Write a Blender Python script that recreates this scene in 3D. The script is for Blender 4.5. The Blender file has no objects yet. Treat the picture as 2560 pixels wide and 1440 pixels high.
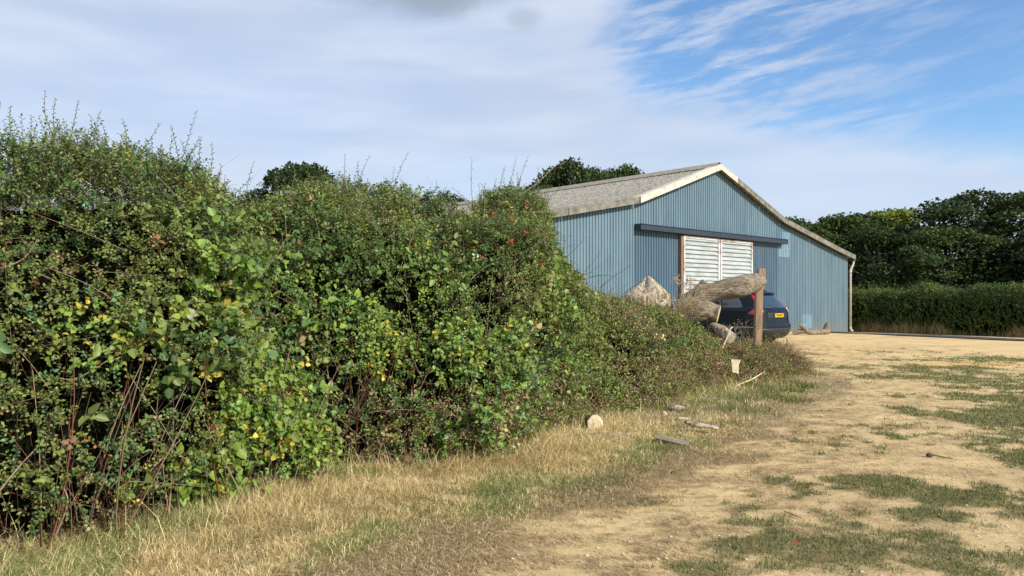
import bpy, math, random
import numpy as np
from mathutils import Vector, Matrix, Euler

R = math.radians
rng = np.random.default_rng(7)
random.seed(7)
SC = bpy.context.scene
COL = SC.collection
F, HZ, EYE = 1850.0, 745.0, 1.5          # focal length and horizon row measured on the photo, eye height in metres


def at(px, py, d):
    """world point seen at photo pixel (px, py) at real distance d"""
    return np.array([(px - 1280) / F * d, d, EYE + (HZ - py) / F * d])


def nrm(a):
    return a / (np.linalg.norm(a, axis=-1, keepdims=True) + 1e-9)


# ------------------------------------------------------------------ noise
def _hash(ix, iy, iz, seed):
    n = (ix * 374761393 + iy * 668265263 + iz * 2147483647 + seed * 1274126177) & 0xFFFFFFFF
    n = ((n ^ (n >> 13)) * 1274126177) & 0xFFFFFFFF
    n = n ^ (n >> 16)
    return (n & 0xFFFF) / 65535.0


def vnoise(p, seed=0):
    p = np.asarray(p, dtype=np.float64)
    i = np.floor(p).astype(np.int64)
    f = p - i
    f = f * f * (3 - 2 * f)
    r = 0
    for dx in (0, 1):
        for dy in (0, 1):
            for dz in (0, 1):
                w = (f[..., 0] if dx else 1 - f[..., 0]) * (f[..., 1] if dy else 1 - f[..., 1]) * (f[..., 2] if dz else 1 - f[..., 2])
                r = r + w * _hash(i[..., 0] + dx, i[..., 1] + dy, i[..., 2] + dz, seed)
    return r


def fbm(p, freq=1.0, oct=4, seed=0):
    """about 0..1, mean 0.5"""
    r, a, t = 0, 1.0, 0
    p = np.asarray(p, dtype=np.float64) * freq
    for o in range(oct):
        r = r + a * vnoise(p + 17.3 * o, seed + o)
        t += a
        a *= .5
        p = p * 2.03
    return r / t


def p3(x, y, z=0.0):
    x, y, z = np.broadcast_arrays(np.asarray(x, float), np.asarray(y, float), np.asarray(z, float))
    return np.stack([x, y, z], -1)


def sstep(a, b, x):
    t = np.clip((x - a) / (b - a), 0, 1)
    return t * t * (3 - 2 * t)


# ------------------------------------------------------------------ mesh helpers
def link(o, parent=None):
    COL.objects.link(o)
    if parent is not None:
        o.parent = parent
    return o


def thing(name, label, cat, loc=(0, 0, 0), rz=0.0, group=None):
    o = bpy.data.objects.new(name, None)
    o.empty_display_size = .2
    o.location = loc
    o.rotation_euler = (0, 0, rz)
    link(o)
    tag(o, label, cat, group)
    return o


def tag(o, label=None, cat=None, group=None, kind=None):
    if label: o['label'] = label
    if cat: o['category'] = cat
    if group: o['group'] = group
    if kind: o['kind'] = kind
    return o


def big(name, V, Fc, mat, parent=None, col=None, smooth=False):
    """V (n,3), Fc (m,k) array of equal-size faces, col (n,3) vertex colours"""
    V = np.asarray(V, dtype=np.float32).reshape(-1, 3)
    Fc = np.asarray(Fc, dtype=np.int32)
    m = bpy.data.meshes.new(name)
    k = Fc.shape[1]
    m.vertices.add(len(V)); m.vertices.foreach_set('co', V.ravel())
    m.loops.add(Fc.size); m.loops.foreach_set('vertex_index', Fc.ravel())
    m.polygons.add(len(Fc)); m.polygons.foreach_set('loop_start', np.arange(0, Fc.size, k, dtype=np.int32))
    if smooth:
        m.polygons.foreach_set('use_smooth', np.ones(len(Fc), dtype=bool))
    m.update(calc_edges=True)
    if col is not None:
        a = m.color_attributes.new('tint', 'FLOAT_COLOR', 'POINT')
        c = np.ones((len(V), 4), dtype=np.float32); c[:, :3] = np.clip(col, 0, 1)
        a.data.foreach_set('color', c.ravel())
    if mat: m.materials.append(mat)
    return link(bpy.data.objects.new(name, m), parent)


def mesh(name, verts, faces, mat, parent=None, smooth=False, bevel=0):
    m = bpy.data.meshes.new(name)
    m.from_pydata([tuple(map(float, v)) for v in verts], [], [tuple(map(int, f)) for f in faces])
    m.update()
    if smooth:
        for p in m.polygons: p.use_smooth = True
    if mat: m.materials.append(mat)
    o = link(bpy.data.objects.new(name, m), parent)
    if bevel:
        b = o.modifiers.new('bevel', 'BEVEL'); b.width = bevel; b.segments = 2
    return o


class MB:
    def __init__(s): s.v = []; s.f = []
    def add(s, v, f):
        n = len(s.v); s.v += [tuple(map(float, q)) for q in v]; s.f += [tuple(int(i) + n for i in q) for q in f]; return s
    def box(s, x0, x1, y0, y1, z0, z1):
        v = [(x, y, z) for z in (z0, z1) for y in (y0, y1) for x in (x0, x1)]
        return s.add(v, [(0, 2, 3, 1), (4, 5, 7, 6), (0, 1, 5, 4), (2, 6, 7, 3), (0, 4, 6, 2), (1, 3, 7, 5)])
    def tube(s, pts, r, n=8, cap=True):
        v, f = tube_vf(pts, r, n); s.add(v, f)
        return s
    def build(s, name, mat, parent=None, smooth=False, bevel=0): return mesh(name, s.v, s.f, mat, parent, smooth, bevel)


def tube_vf(pts, r, n=8):
    pts = np.asarray(pts, float); K = len(pts)
    r = np.broadcast_to(np.asarray(r, float), (K,))
    T = nrm(np.gradient(pts, axis=0))
    up = np.array([0, 0, 1.]) if abs(T[:, 2]).max() < .9 else np.array([1., 0, 0])
    A = nrm(np.cross(T, up)); B = np.cross(T, A)
    th = np.arange(n) * 2 * math.pi / n
    V = pts[:, None] + r[:, None, None] * (np.cos(th)[None, :, None] * A[:, None] + np.sin(th)[None, :, None] * B[:, None])
    f = [(i * n + j, i * n + (j + 1) % n, (i + 1) * n + (j + 1) % n, (i + 1) * n + j) for i in range(K - 1) for j in range(n)]
    f += [tuple(range(n))[::-1], tuple((K - 1) * n + j for j in range(n))]
    return V.reshape(-1, 3), f


def tubes(P, rad, n=3):
    """many thin tubes: P (N,K,3), rad (N,K) -> V, F quads"""
    N, K, _ = P.shape
    T = nrm(np.gradient(P, axis=1))
    up = np.where(abs(T[..., 2:3]) < .9, np.array([0, 0, 1.]), np.array([1., 0, 0]))
    A = nrm(np.cross(T, up)); B = np.cross(T, A)
    th = np.arange(n) * 2 * math.pi / n
    V = P[:, :, None] + rad[:, :, None, None] * (np.cos(th)[:, None] * A[:, :, None] + np.sin(th)[:, None] * B[:, :, None])
    i = np.arange(N)[:, None, None] * K * n; k = np.arange(K - 1)[None, :, None] * n; j = np.arange(n)[None, None, :]
    a = i + k + j; b = i + k + (j + 1) % n
    Fc = np.stack([a, b, b + n, a + n], -1).reshape(-1, 4)
    return V.reshape(-1, 3), Fc


def leaves(P, D, N, L, W, fold=.25, shape=0):
    """leaf blades: P base, D direction, N normal, L length, W width"""
    D = nrm(D); S = nrm(np.cross(D, N)); N = np.cross(S, D)
    L = L[:, None]; W = W[:, None]
    if shape == 0:                       # pointed blade, folded along the rib
        v = np.stack([P, P + .5 * L * D - .5 * W * S + fold * W * N, P + L * D, P + .5 * L * D + .5 * W * S + fold * W * N], 1)
        q = np.array([[0, 1, 2], [0, 2, 3]])
    else:                                # ovate blade with a drooping tip
        v = np.stack([P, P + .28 * L * D - .46 * W * S + fold * W * N, P + .68 * L * D - .38 * W * S + fold * .7 * W * N,
                      P + L * D - .1 * L * N, P + .68 * L * D + .38 * W * S + fold * .7 * W * N, P + .28 * L * D + .46 * W * S + fold * W * N], 1)
        q = np.array([[0, 1, 2, 3], [0, 3, 4, 5]])
    n, k = v.shape[:2]
    Fc = (np.arange(n)[:, None, None] * k + q[None]).reshape(-1, q.shape[1])
    return v.reshape(-1, 3), Fc, k


def blades(P, H, lean, W, col):
    """grass blades bent over by lean (N,2): five verts each, as three triangles"""
    n = len(P); a = rng.uniform(0, math.pi, n)
    S = np.stack([np.cos(a), np.sin(a), np.zeros(n)], 1) * (W / 2)[:, None]
    l3 = np.concatenate([lean, np.zeros((n, 1))], 1)
    ll = np.linalg.norm(lean, axis=1)
    up = np.array([0, 0, 1.])
    m = P + H[:, None] * (.32 * l3 + up * (.5 / np.sqrt(1 + .3 * ll ** 2))[:, None])
    t = P + H[:, None] * (l3 + up * (1 / (1 + .9 * ll ** 2))[:, None])
    v = np.stack([P - S, P + S, m + S * .75, m - S * .75, t], 1)
    q = np.array([[0, 1, 2], [0, 2, 3], [3, 2, 4]])
    Fc = (np.arange(n)[:, None, None] * 5 + q[None]).reshape(-1, 3)
    return v.reshape(-1, 3), Fc, np.repeat(col, 5, 0)


def rand_dir(n):
    return nrm(rng.normal(size=(n, 3)))


# ------------------------------------------------------------------ materials
def new_mat(name):
    m = bpy.data.materials.new(name); m.use_nodes = True
    nt = m.node_tree; b = nt.nodes['Principled BSDF']
    return m, nt, b


def tex(nt, kind, scale=5, detail=6, rough=.6, coord='Object', mscale=(1, 1, 1), **kw):
    tc = nt.nodes.new('ShaderNodeTexCoord'); mp = nt.nodes.new('ShaderNodeMapping')
    mp.inputs['Scale'].default_value = mscale
    nt.links.new(tc.outputs[coord], mp.inputs[0])
    t = nt.nodes.new(kind)
    t.inputs['Scale'].default_value = scale
    if 'Detail' in t.inputs: t.inputs['Detail'].default_value = detail
    if 'Roughness' in t.inputs: t.inputs['Roughness'].default_value = rough
    nt.links.new(mp.outputs[0], t.inputs['Vector'])
    return t.outputs[0]


def ramp(nt, src, stops):
    r = nt.nodes.new('ShaderNodeValToRGB'); e = r.color_ramp.elements
    while len(e) < len(stops): e.new(.5)
    for el, (p, c) in zip(e, stops):
        el.position = p; el.color = tuple(c) + (1,) if len(c) == 3 else c
    nt.links.new(src, r.inputs[0])
    return r.outputs[0]


def mixc(nt, fac, a, b, mode='MIX'):
    m = nt.nodes.new('ShaderNodeMix'); m.data_type = 'RGBA'; m.blend_type = mode
    for s, v in ((0, fac), (6, a), (7, b)):
        if isinstance(v, (int, float)): m.inputs[s].default_value = v
        elif isinstance(v, tuple): m.inputs[s].default_value = v + (1,)
        else: nt.links.new(v, m.inputs[s])
    return m.outputs[2]


def bump(nt, b, src, dist=.01, st=.6):
    n = nt.nodes.new('ShaderNodeBump'); n.inputs['Distance'].default_value = dist; n.inputs['Strength'].default_value = st
    nt.links.new(src, n.inputs['Height']); nt.links.new(n.outputs[0], b.inputs['Normal'])


def simple(name, c, rough=.6, metal=0, c2=None, scale=6, mscale=(1, 1, 1), bd=0, coat=0, spec=.5, lo=.35, hi=.7):
    m, nt, b = new_mat(name)
    b.inputs['Roughness'].default_value = rough; b.inputs['Metallic'].default_value = metal
    b.inputs['Specular IOR Level'].default_value = spec
    b.inputs['Coat Weight'].default_value = coat
    if coat: b.inputs['Coat Roughness'].default_value = .04
    n = tex(nt, 'ShaderNodeTexNoise', scale, mscale=mscale)
    c2 = c2 or tuple(.75 * x for x in c)
    nt.links.new(ramp(nt, n, [(lo, c2), (hi, c)]), b.inputs['Base Color'])
    if bd: bump(nt, b, n, bd)
    return m


def leaf_mat(name, trans=.3, rough=.45, spec=.35):
    m, nt, b = new_mat(name)
    a = nt.nodes.new('ShaderNodeAttribute'); a.attribute_name = 'tint'
    nt.links.new(a.outputs['Color'], b.inputs['Base Color'])
    b.inputs['Roughness'].default_value = rough; b.inputs['Specular IOR Level'].default_value = spec
    if trans:
        t = nt.nodes.new('ShaderNodeBsdfTranslucent')
        c = mixc(nt, 1.0, a.outputs['Color'], (1.5, 1.7, .55), 'MULTIPLY')
        nt.links.new(c, t.inputs[0])
        mx = nt.nodes.new('ShaderNodeMixShader'); mx.inputs[0].default_value = trans
        nt.links.new(b.outputs[0], mx.inputs[1]); nt.links.new(t.outputs[0], mx.inputs[2])
        nt.links.new(mx.outputs[0], nt.nodes['Material Output'].inputs[0])
    return m


M = {}
M['leaf'] = leaf_mat('leaf', .16)
M['tree_leaf'] = leaf_mat('tree_leaf', .18, .55, .25)
M['straw'] = leaf_mat('straw', .15, .7, .2)
M['twig'] = leaf_mat('twig', 0, .8, .2)
M['core'] = simple('core_shade', (.012, .013, .006), 1, c2=(.003, .004, .002), scale=14, bd=.08, spec=0)  # near-black: the shade deep in the hedge is put into this colour
M['hip'] = simple('hip', (.55, .035, .01), .3, c2=(.4, .03, .01), spec=.5)
M['blackberry'] = simple('blackberry', (.012, .006, .012), .3)
M['bark'] = None


def bark_mat(name, c1, c2, c3, ms=(14, 14, 3)):
    m, nt, b = new_mat(name)
    n = tex(nt, 'ShaderNodeTexNoise', 2.0, 8, .7)
    s = tex(nt, 'ShaderNodeTexNoise', 2.2, 6, .7, mscale=ms)
    c = ramp(nt, n, [(.3, c1), (.5, c2), (.72, c3)])
    c = mixc(nt, .8, c, ramp(nt, s, [(.40, (.1, .09, .08)), (.49, (.7, .67, .63)), (.58, (1.1, 1.08, 1.03))]), 'MULTIPLY')
    nt.links.new(c, b.inputs['Base Color']); b.inputs['Roughness'].default_value = .9
    b.inputs['Specular IOR Level'].default_value = .2
    bump(nt, b, s, .02, .8)
    return m


M['bark'] = bark_mat('bark', (.17, .13, .09), (.31, .25, .18), (.42, .36, .27), (3.5, 14, 20))
M['bark_dark'] = bark_mat('bark_dark', (.05, .04, .03), (.1, .08, .06), (.16, .14, .11))
M['bleached'] = bark_mat('bleached_wood', (.36, .27, .19), (.5, .41, .3), (.6, .52, .42), (9, 9, 1.6))
M['cut'] = simple('cut_wood', (.68, .52, .31), .8, c2=(.5, .36, .2), scale=12, mscale=(1, 1, 4), bd=.004)
M['cream_wood'] = simple('cream_wood', (.74, .63, .42), .8, c2=(.6, .48, .3), scale=15)


# ------------------------------------------------------------------ camera, sun, sky
cam = bpy.data.cameras.new('camera'); cam.sensor_width = 36; cam.lens = F / 2560 * 36
cam.shift_y = (HZ - 720) / 2560; cam.clip_end = 3000; cam.clip_start = .05
co = link(bpy.data.objects.new('camera', cam)); co.location = (0, 0, EYE); co.rotation_euler = (R(90), 0, 0)
SC.camera = co

SUN = Vector((.66, -.62, .56)).normalized()
sl = bpy.data.lights.new('sun', 'SUN'); sl.energy = 5.0; sl.angle = R(.5); sl.color = (1, .93, .80)
so = link(bpy.data.objects.new('sun', sl)); so.rotation_euler = SUN.to_track_quat('Z', 'Y').to_euler(); so.location = (0, 0, 30)

W = bpy.data.worlds.new('World'); SC.world = W; W.use_nodes = True
nt = W.node_tree; bg = nt.nodes['Background']; bg.inputs['Strength'].default_value = .1
sky = nt.nodes.new('ShaderNodeTexSky'); sky.sky_type = 'NISHITA'; sky.sun_disc = False
sky.sun_elevation = math.asin(SUN.z); sky.sun_rotation = math.atan2(SUN.x, SUN.y)
sky.air_density = 1.1; sky.dust_density = .3; sky.ozone_density = 2.2
tc = nt.nodes.new('ShaderNodeTexCoord'); sp = nt.nodes.new('ShaderNodeSeparateXYZ'); nt.links.new(tc.outputs['Generated'], sp.inputs[0])


def mth(op, a, b=None, c=None):
    n = nt.nodes.new('ShaderNodeMath'); n.operation = op
    for i, v in enumerate((a, b, c)):
        if v is None: continue
        if isinstance(v, (int, float)): n.inputs[i].default_value = v
        else: nt.links.new(v, n.inputs[i])
    return n.outputs[0]


def mrange(v, a, b, c=0.0, d=1.0):
    n = nt.nodes.new('ShaderNodeMapRange'); n.interpolation_type = 'SMOOTHSTEP'
    nt.links.new(v, n.inputs[0])
    for i, q in zip((1, 2, 3, 4), (a, b, c, d)): n.inputs[i].default_value = q
    return n.outputs[0]


az = mth('ARCTAN2', sp.outputs[0], sp.outputs[1]); el = mth('ARCSINE', sp.outputs[2])


def sky_noise(sx, sy, scale, rot=0., detail=5, rough=.55, dist=0.):
    cb = nt.nodes.new('ShaderNodeCombineXYZ'); nt.links.new(az, cb.inputs[0]); nt.links.new(el, cb.inputs[1])
    r = nt.nodes.new('ShaderNodeMapping'); r.inputs['Rotation'].default_value = (0, 0, rot); nt.links.new(cb.outputs[0], r.inputs[0])
    mp = nt.nodes.new('ShaderNodeMapping'); mp.inputs['Scale'].default_value = (sx, sy, 1); nt.links.new(r.outputs[0], mp.inputs[0])
    n = nt.nodes.new('ShaderNodeTexNoise'); n.inputs['Scale'].default_value = scale; n.inputs['Detail'].default_value = detail
    n.inputs['Roughness'].default_value = rough; n.inputs['Distortion'].default_value = dist
    nt.links.new(mp.outputs[0], n.inputs['Vector']); return n.outputs[0]


nA = sky_noise(1, 2.2, 5, R(-12), 6, .6)
nB = sky_noise(1, 5.2, 7.5, R(-8), 8, .62, .25)
nD = sky_noise(1, 6, 3.5, R(-2), 5, .5, .2)
nC = sky_noise(1, 2.2, 3.0, R(6), 4, .5)
nAc = mth('SUBTRACT', nA, .5)
s1 = mrange(mth('ADD', az, mth('MULTIPLY', nAc, .35)), .07, .22)
line = mth('ADD', mth('SUBTRACT', el, .272), mth('MULTIPLY', mth('SUBTRACT', az, .15), .27))
s2 = mrange(mth('ADD', line, mth('MULTIPLY', nAc, .18)), -.035, .045)
open_ = mth('MULTIPLY', s1, s2)                                        # where the blue opens
wisp = mrange(nB, .42, .64)
wisp = mth('MULTIPLY', wisp, mrange(az, .60, .30, .2, 1.0))
cover = mth('SUBTRACT', 1.0, mth('MULTIPLY', open_, mth('SUBTRACT', 1.0, mth('MULTIPLY', wisp, .85))))
thin = mrange(nC, .35, .7, .80, .97)                                   # the veil lets a little blue through
cover = mth('MULTIPLY', cover, thin)
streak = mrange(nD, .3, .75)
veil = nt.nodes.new('ShaderNodeMix'); veil.data_type = 'RGBA'
nt.links.new(streak, veil.inputs[0])
veil.inputs[6].default_value = (5.6, 6.5, 8.2, 1); veil.inputs[7].default_value = (7.3, 7.9, 9.2, 1)
hz = nt.nodes.new('ShaderNodeMix'); hz.data_type = 'RGBA'
nt.links.new(mrange(el, .30, .05, 0, .55), hz.inputs[0]); nt.links.new(veil.outputs[2], hz.inputs[6]); hz.inputs[7].default_value = (6.7, 7.8, 9.4, 1)
# grey underside of the low cloud at the top of the view
gx = mth('DIVIDE', mth('ADD', az, .118), .125); gy = mth('DIVIDE', mth('SUBTRACT', el, .415), .058)
gd = mth('SQRT', mth('ADD', mth('MULTIPLY', gx, gx), mth('MULTIPLY', gy, gy)))
g = mrange(mth('ADD', gd, mth('MULTIPLY', nAc, 1.6)), 1.15, .45, 0, .85)
gx2 = mth('DIVIDE', mth('SUBTRACT', az, .015), .028); gy2 = mth('DIVIDE', mth('SUBTRACT', el, .362), .014)
gd2 = mth('SQRT', mth('ADD', mth('MULTIPLY', gx2, gx2), mth('MULTIPLY', gy2, gy2)))
g = mth('MAXIMUM', g, mrange(mth('ADD', gd2, mth('MULTIPLY', nAc, 1.5)), 1.2, .3, 0, .35))
gr = nt.nodes.new('ShaderNodeMix'); gr.data_type = 'RGBA'; nt.links.new(g, gr.inputs[0])
nt.links.new(hz.outputs[2], gr.inputs[6]); gr.inputs[7].default_value = (3.7, 4.1, 4.6, 1)
cover = mth('MAXIMUM', cover, g)
fin = nt.nodes.new('ShaderNodeMix'); fin.data_type = 'RGBA'
tn = nt.nodes.new('ShaderNodeMix'); tn.data_type = 'RGBA'; tn.blend_type = 'MULTIPLY'; tn.inputs[0].default_value = 1
nt.links.new(sky.outputs[0], tn.inputs[6]); tn.inputs[7].default_value = (1.25, 1.55, 1.85, 1)
nt.links.new(cover, fin.inputs[0]); nt.links.new(tn.outputs[2], fin.inputs[6]); nt.links.new(gr.outputs[2], fin.inputs[7])
nt.links.new(fin.outputs[2], bg.inputs['Color'])
SC.view_settings.view_transform = 'Standard'; SC.view_settings.look = 'None'
SC.view_settings.exposure = 0; SC.view_settings.gamma = 1
SC.cycles.max_bounces = 6; SC.cycles.transparent_max_bounces = 4

# ------------------------------------------------------------------ ground
SAND = np.array([[-.45, 3.0], [-.29, 4.08], [.33, 5.09], [1.0, 5.78], [2.03, 7.2], [3.54, 9.1], [4.9, 10.9], [6.15, 14.2], [7.66, 19.1], [8.8, 23.7], [8.9, 26]])
VERGE = np.array([[-1.9, 3.0], [-1.25, 4.0], [-.72, 4.74], [.06, 5.39], [1.19, 6.85], [2.33, 8.3], [3.8, 10.5], [5.4, 13.5], [6.9, 18.0], [8.2, 23.0], [8.3, 26]])
BASE = np.array([[-4.4, 2.3], [-3.4, 3.35], [-2.76, 4.03], [-2.2, 4.55], [-1.9, 5.05], [-1.5, 6.15], [-.9, 6.45], [-.31, 6.55], [.12, 7.0], [.42, 7.7], [.75, 8.7], [1.25, 9.7],
                 [2.2, 10.5], [3.63, 12.9], [4.65, 13.9], [5.37, 14.6], [6.1, 16.6], [6.6, 19]])


def side(poly, x, y):
    """signed distance-like value: x minus the line's x at that y (positive = track side)"""
    return x - np.interp(y, poly[:, 1], poly[:, 0])


def gz(x, y):
    x = np.asarray(x, float); y = np.asarray(y, float)
    # beyond the lane the ground falls away towards the barn and the far hedge
    lx = np.interp(y, [11.5, 20.5, 25.75, 30.95, 35.6], [28, 21.5, 17.7, 14.5, 8.0])
    past = ((x - lx) * .78 + (y - np.interp(x, [8.0, 14.5, 17.7, 21.5, 28], [32.6, 30.95, 25.75, 20.5, 11.5])) * .62) * .55
    bank = -.06 * sstep(.2, 2.4, past) - .30 * sstep(2.4, 6.0, past)
    return .035 * (fbm(p3(x, y), .45, 2, 3) - .5) + .03 * (fbm(p3(x, y), 3.1, 3, 9) - .5) * sstep(14, 6, y) + bank


PATCH = [(2.15, 4.5, .62, .36), (1.42, 4.46, .27, .1), (1.1, 4.12, .42, .1), (2.0, 4.15, .75, .16), (3.45, 5.6, .8, .33), (2.75, 5.2, .42, .2), (3.9, 5.15, .45, .22),
         (5.45, 7.8, .5, 1.2), (4.9, 6.6, .4, .8), (8.5, 12.8, 1.3, 2.6), (7.4, 10.4, 1.2, 1.9), (6.4, 8.6, .7, 1.2), (6.6, 9.4, .75, 1.1), (5.65, 9.2, .3, .8), (7.4, 14.2, 1.1, .5), (3.0, 6.1, .3, .2),
         (5.25, 9.9, .25, .6), (9.2, 16, 1.6, .7), (11.5, 18, 1.6, .8), (3.1, 4.3, .2, .1), (1.6, 4.95, .18, .08)]


def green(x, y):
    n = fbm(p3(x, y * .8), 1.9, 4, 21); n2 = fbm(p3(x, y), 7, 3, 31)
    g = np.zeros_like(x)
    for cx, cy, rx, ry in PATCH:
        d = np.sqrt(((x - cx) / rx) ** 2 + ((y - cy) / ry) ** 2)
        g = np.maximum(g, 1.6 - d)
    g = g + (n - .5) * 2.6 + (n2 - .5) * 2.2
    far = (fbm(p3(x * .5, y), .9, 3, 77) - .60) * 6 * sstep(1.5, 3.5, side(SAND, x, y))
    g = np.maximum(g, far * .5)
    return sstep(.3, 1.25, g) * sstep(-.1, .35, side(SAND, x, y))


def axis(parts):
    a = []
    for s, e, d in parts: a += list(np.arange(s, e, d))
    return np.array(a)


gx_ = axis([(-400, -60, 40), (-60, -10, 5), (-10, -4, .5), (-4, 7, .045), (7, 14, .12), (14, 30, 1), (30, 80, 5), (80, 401, 40)])
gy_ = axis([(-300, -20, 40), (-20, 1, 2), (1, 3, .25), (3, 8, .04), (8, 14, .07), (14, 26, .15), (26, 40, .6), (40, 100, 5), (100, 801, 50)])
X, Y = np.meshgrid(gx_, gy_)
Z = gz(X, Y)
nx, ny = len(gx_), len(gy_)
idx = np.arange(nx * ny).reshape(ny, nx)
gf = np.stack([idx[:-1, :-1], idx[:-1, 1:], idx[1:, 1:], idx[1:, :-1]], -1).reshape(-1, 4)
fs = side(SAND, X, Y) + (fbm(p3(X, Y), 1.6, 4, 5) - .5) * 1.5 * np.clip(Y / 9, .35, 1.2)
soil_w = sstep(.25, -.15, fs)
n1 = fbm(p3(X, Y), 2.6, 4, 41)[..., None]; n2 = fbm(p3(X * 1.2 + Y * .5, Y * 2.4 - X * .5), 7, 4, 42)[..., None]; n3 = fbm(p3(X, Y), 16, 2, 43)[..., None]
sand = np.array([.71, .51, .25]) * (.86 + .3 * n1) * (.9 + .2 * n3)
sand = sand * (1 - np.array([.4, .45, .5]) * sstep(.50, .70, n2) * sstep(3.6, .2, side(SAND, X, Y))[..., None])
sand = sand * (1 - .16 * sstep(.5, .7, fbm(p3(X, Y * 1.6), .7, 3, 44))[..., None])
sand = np.where((Y > 16)[..., None], sand * np.array([1.08, 1.06, 1.04]), sand)
or_ = sstep(.3, .8, 1.2 - np.sqrt(((X - 10.5) / 2.2) ** 2 + ((Y - 16.8) / .7) ** 2))[..., None]
sand = sand * (1 - or_ * np.array([-.05, .12, .35]))
thatch = np.array([.42, .30, .16]) * (.45 + 1.05 * n2)
vg = np.array([.34, .26, .13]) * (.6 + .7 * n1)
far_soil = sstep(.2, -.3, side(VERGE, X, Y))[..., None]
c = sand * (1 - soil_w[..., None]) + (thatch * (1 - far_soil) + vg * far_soil) * soil_w[..., None]
gm = green(X, Y)[..., None]
c = c * (1 - .5 * gm) + np.array([.1, .1, .04]) * .6 * gm
field = ((X < -5) | (Y > 42) | (X > 24))[..., None]
c = np.where(field, np.array([.12, .14, .05]), c)

m, nt_, b = new_mat('ground_soil')
a = nt_.nodes.new('ShaderNodeAttribute'); a.attribute_name = 'tint'
n_f = tex(nt_, 'ShaderNodeTexNoise', 45, 6, .7); n_v = tex(nt_, 'ShaderNodeTexVoronoi', 38)
n_s = tex(nt_, 'ShaderNodeTexNoise', 5, 8, .75, mscale=(1, 3, 1))
cc = mixc(nt_, .9, a.outputs['Color'], ramp(nt_, n_f, [(.3, (.72, .68, .62)), (.5, (1, 1, 1)), (.75, (1.12, 1.12, 1.1))]), 'MULTIPLY')
cc = mixc(nt_, .7, cc, ramp(nt_, n_s, [(.33, (.62, .55, .47)), (.48, (1, 1, 1)), (.7, (1.08, 1.07, 1.05))]), 'MULTIPLY')
cc = mixc(nt_, ramp(nt_, n_v, [(.05, (1, 1, 1)), (.13, (0, 0, 0))]), cc, mixc(nt_, .5, cc, (.7, .6, .45)))
nt_.links.new(cc, b.inputs['Base Color']); b.inputs['Roughness'].default_value = .95; b.inputs['Specular IOR Level'].default_value = .15
bump(nt_, b, n_f, .02, .7)
ground = big('ground', np.stack([X, Y, Z], -1), gf, m, None, c.reshape(-1, 3), True)
tag(ground, 'pale sandy farm track with worn dry verge and open field', kind='structure')

# asphalt lane between the yard and the far hedge
rn = np.array([[12.6, 33.6], [14.5, 30.95], [17.7, 25.75], [21.5, 20.5], [28, 11.5]])
rf = rn + np.array([1.75, 1.5])
rv, rfc = [], []
K = 24
for i in range(K + 1):
    t = i / K * (len(rn) - 1); j = min(int(t), len(rn) - 2); q = t - j
    for e in np.linspace(0, 1, 5):
        pp = (rn[j] * (1 - q) + rn[j + 1] * q) * (1 - e) + (rf[j] * (1 - q) + rf[j + 1] * q) * e
        rv.append((pp[0], pp[1], float(gz(pp[0], pp[1])) + .03 + .012 * math.sin(e * math.pi)))
rfc = [(i * 5 + j, i * 5 + j + 1, (i + 1) * 5 + j + 1, (i + 1) * 5 + j) for i in range(K) for j in range(4)]
M['asphalt'] = simple('asphalt', (.075, .075, .08), .85, c2=(.045, .045, .05), scale=30, bd=.003)
tag(mesh('road', rv, rfc, M['asphalt'], None, True), 'narrow dark asphalt lane in front of the far hedge', kind='structure')

# ------------------------------------------------------------------ hedge row on the left: one surface, five bushes
ST = np.array([  # base x, y   crest x, y, z
    [-4.4, 2.3, -6.2, 4.2, 2.6], [-3.4, 3.35, -4.9, 5.0, 2.45], [-2.76, 4.03, -3.9, 5.6, 2.53], [-2.48, 4.28, -3.5, 5.9, 2.66], [-2.2, 4.55, -3.2, 6.2, 2.72], [-1.9, 5.05, -2.8, 6.8, 2.6],
    [-1.68, 5.6, -2.75, 7.7, 2.3], [-1.5, 6.15, -2.35, 8.1, 2.73], [-1.2, 6.4, -1.93, 8.3, 2.8], [-.9, 6.5, -1.5, 8.8, 2.76], [-.6, 6.55, -.95, 9.1, 2.58], [-.31, 6.6, -.6, 9.4, 2.48], [.1, 7.0, -.02, 9.8, 2.93],
    [.42, 7.7, .24, 10.4, 2.75], [.75, 8.7, .42, 11.1, 2.2], [1.25, 9.7, .85, 11.8, 1.66], [2.2, 10.5, 1.9, 12.3, 1.38], [2.9, 11.7, 2.6, 13.1, 1.13], [3.6, 12.5, 3.2, 13.7, .9],
    [4.2, 13.0, 3.95, 14.2, .62], [4.9, 13.4, 4.55, 14.6, .46], [5.5, 14.2, 5.2, 15.3, .44], [6.15, 15.8, 5.85, 16.8, .22]])
NT, NS = 620, 90
tt = np.linspace(0, len(ST) - 1, NT)


def smooth_interp(tt, A):
    i = np.clip(tt.astype(int), 0, len(A) - 2); f = (tt - i)[:, None]
    p0 = A[np.clip(i - 1, 0, len(A) - 1)]; p1 = A[i]; p2 = A[i + 1]; p3_ = A[np.clip(i + 2, 0, len(A) - 1)]
    return .5 * (2 * p1 + (p2 - p0) * f + (2 * p0 - 5 * p1 + 4 * p2 - p3_) * f ** 2 + (3 * p1 - p0 - 3 * p2 + p3_) * f ** 3)


S_ = smooth_interp(tt, ST)


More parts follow.
